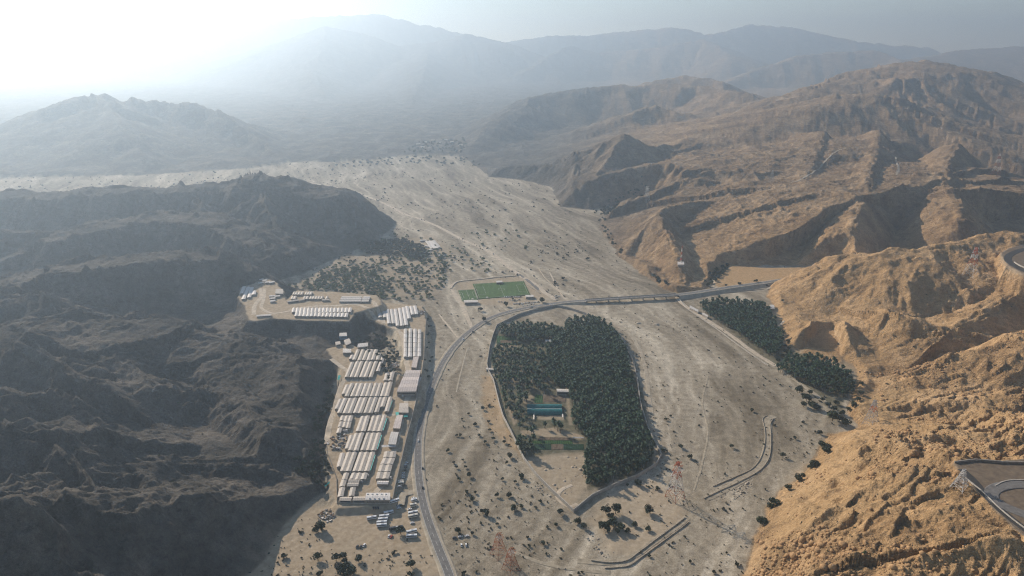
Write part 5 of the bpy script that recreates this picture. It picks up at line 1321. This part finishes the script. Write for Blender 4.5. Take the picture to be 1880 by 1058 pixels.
for x, y, c, a, l in [(85,285,'dark',.1,"dark car leftmost of the three in line right of the road"),(147,275,'silver',.1,"silver car in the middle of the three in line right of the road"),(220,265,'white',.25,"white car rightmost of the three in line right of the road"),(160,365,'white',1.7,"white car left of the lower pair right of the road"),(210,362,'white',1.7,"white car right of the lower pair right of the road")]:
    put_car(*zp(ZR, x, y), c, a, l, "cars parked right of the road")
for x, y, c, l in [(768,810,'white',"white car driving on the road beside the camp's end"),(776,860,'dark',"dark car driving on the road below the white one"),(776,896,'dark',"dark car driving on the road at the yard entrance"),(868,609,'dark',"dark lorry sized car on the road bend above the grove"),(850,623,'white',"white car on the road bend just below the dark one"),(976,564,'dark',"dark car on the road below the parking rows"),(1023,553,'dark',"dark car at the junction before the bridge"),(1011,560,'white',"white car turning at the junction below the bridge end"),(1118,549,'dark',"dark car crossing the bridge")]:
    road_car(x, y, c, l)
lot = [(990 + 26 * k, 440 - k * .8) for k in range(10)] + [(1065 + 34 * k, 476 + (k % 2) * 8) for k in range(5)] + [(1120 + 23 * k, 535 - k) for k in range(7)] + [(1290 + 27 * k, 522 - k * 2) for k in range(8)] + [(1255 + 30 * k, 570 - k * 6) for k in range(6)] + [(905, 505), (945, 507), (985, 508), (1200, 545), (1240, 545)]
for k, (x, y) in enumerate(lot):
    c = ('white', 'white', 'silver', 'white', 'dark')[k % 5]
    put_car(*zp(ZP, x, y), c, 1.5 + RNG.normal(0, .1), f"{c} car among the rows parked beside the large green pitch", f"{c} cars parked beside the pitch")
for x, y, c in [(1590,355,'dark'),(1605,368,'dark'),(1715,430,'white'),(1735,420,'dark'),(1745,445,'dark'),(1725,460,'silver'),(1770,432,'white')]:
    put_car(*zp(ZP, x, y), c, 2.2, f"{c} car pulled off beside the track above the road junction", f"{c} cars at the track junction")

def pylon(px, py, h, b, cols, label, ang=.5, top=.16, arms=True, thick=.42, pad=True, sections=6, gz_=True):
    """lattice tower: four legs, braced panels in alternating paint, cross arms"""
    q = on_ground(px, py) ; z = gz(*q)
    o = link("pylon", None, loc=(*q, z), rz=ang); tag(o, label, "pylon", "lattice pylons")
    lev = [h * (1 - (1 - k / sections) ** 1.25) for k in range(sections + 1)]
    wd = lambda t: b * (1 - t) ** 1.15 * .5 + b * top * .5
    for k in range(sections):
        V = []; F = []; z0, z1 = lev[k], lev[k + 1]; w0, w1 = wd(z0 / h), wd(z1 / h)
        c0 = [(-w0,-w0,z0),(w0,-w0,z0),(w0,w0,z0),(-w0,w0,z0)]; c1 = [(-w1,-w1,z1),(w1,-w1,z1),(w1,w1,z1),(-w1,w1,z1)]
        for j in range(4):
            bar((*c0[j][:2], z0 - (1.5 if k == 0 else 0)), c1[j], thick, V, F); bar(c0[j], c1[(j + 1) % 4], thick * .6, V, F); bar(c0[(j + 1) % 4], c1[j], thick * .6, V, F); bar(c1[j], c1[(j + 1) % 4], thick * .6, V, F)
        link("lattice_section", mesh_from("lattice_section", V, F, [cols[k % len(cols)]]), o)
    if arms:
        for t, L in ((.70, h * .17), (.83, h * .15), (.95, h * .12)):
            V = []; F = []; zz = h * t; w = wd(t)
            for s in (-1, 1):
                tip = (s * (L + w), 0, zz)
                for yy in (-w, w): bar((s * w, yy, zz), tip, thick * .6, V, F); bar((s * w, yy, zz + h * .05), tip, thick * .6, V, F)
            link("cross_arm", mesh_from("cross_arm", V, F, [cols[(0 if t > .8 else 1) % len(cols)]]), o)
    return o
MRED = simple("faded_red_paint", (.50, .11, .05), .7, .15, .5); MWH = simple("weathered_white_paint", (.72, .68, .62), .7, .1, .5); MGAL = simple("galvanised_steel", (.42, .40, .38), .6, .1, 1); MRUST = simple("rusty_red_lattice", (.42, .15, .07), .8, .2, .5)
pylon(1239, 914, 44, 13, [MRUST, MWH, MWH, MRED, MWH, MRED], "red and white lattice pylon casting a long shadow on the sandy flat", .6)
pylon(916, 1018, 24, 11, [MRUST, MRUST, MRUST, MRUST, MWH, MRUST], "rusty red lattice pylon at the lower edge, upper of two", .7, thick=.24)
pylon(938, 1046, 24, 11, [MRUST, MRUST, MRUST, MRUST, MWH, MRUST], "rusty red lattice pylon at the lower edge, lower of two", .7, thick=.24)
pylon(1781, 506, 52, 16, [MWH, MWH, MRED, MWH, MRED, MRED], "tall red and white pylon on the mound with the pale track", .5)
pylon(1187, 372, 46, 13, [MWH, MGAL], "white pylon on the ridge beside the far oasis", .6)
pylon(1416, 336, 36, 11, [MGAL], "grey pylon standing on the right plateau's left shoulder", .6)
pylon(1827, 322, 60, 16, [MRUST, MWH], "distant brown pylon high on the right plateau", .6)
pylon(1762, 895, 18, 9, [MWH, MGAL], "short white pylon at the edge of the hairpin terrace", .5)
pylon(1598, 780, 34, 12, [MGAL, MGAL, MGAL, MRED], "grey pylon with red top on the yellow cutting below the mound", .5)
pylon(1648, 318, 24, 7, [MGAL], "thin grey pylon at the end of the pale plateau track", .5)
# tall slim mast with its hut
q = on_ground(1250, 484); o = link("radio_mast", None, loc=(*q, gz(*q))); tag(o, "slim red and white radio mast on the dark promontory", "mast")
for k in range(6):
    V = []; F = []; z0, z1 = k * 6.5, k * 6.5 + 6.5; w0, w1 = 1.5 - k * .2, 1.5 - (k + 1) * .2
    for j in range(4):
        sx, sy = ((-1,-1),(1,-1),(1,1),(-1,1))[j]; tx, ty = ((-1,-1),(1,-1),(1,1),(-1,1))[(j + 1) % 4]
        bar((sx * w0, sy * w0, z0 - (1 if k == 0 else 0)), (sx * w1, sy * w1, z1), .35, V, F); bar((sx * w0, sy * w0, z0), (tx * w1, ty * w1, z1), .22, V, F)
    link("lattice_section", mesh_from("lattice_section", V, F, [MWH if k % 2 == 0 else MRED]), o)
block("mast_hut", (0, 0, 1), [(1244,481),(1256,481),(1256,486),(1244,486)], gz(*q) , 3.0, "white equipment hut at the foot of the radio mast", "hut", M_ROOFW, .2, 1, windows=False)
# ------------------------------------------------------------------ haze: one closed box of air
def haze_box():
    x, y0, y1, zb, zt = 19000, -3000, 18000, -61.0, 1120.0
    V = [(-x,y0,zb),(x,y0,zb),(x,y1,zb),(-x,y1,zb),(-x,y0,zt),(x,y0,zt),(x,y1,zt),(-x,y1,zt)]
    F = [(3,2,1,0),(4,5,6,7),(0,1,5,4),(1,2,6,5),(2,3,7,6),(3,0,4,7)]
    m = bpy.data.materials.new("haze_air"); m.cycles.volume_sampling = "DISTANCE"; m.cycles.homogeneous_volume = True; m.use_nodes = True; nt = m.node_tree; nt.nodes.clear()
    o = nt.nodes.new("ShaderNodeOutputMaterial"); v = nt.nodes.new("ShaderNodeVolumePrincipled")
    v.inputs["Color"].default_value = (.49, .61, .74, 1); v.inputs["Absorption Color"].default_value = (.13, .10, .06, 1)
    v.inputs["Density"].default_value = HAZE_DENSITY; v.inputs["Anisotropy"].default_value = HAZE_G
    nt.links.new(v.outputs[0], o.inputs["Volume"])
    tag(link("haze", mesh_from("haze", V, F, [m])), kind="stuff")
haze_box()
print("terrain z", GZ.min(), GZ.max(), "objects", len(bpy.data.objects))
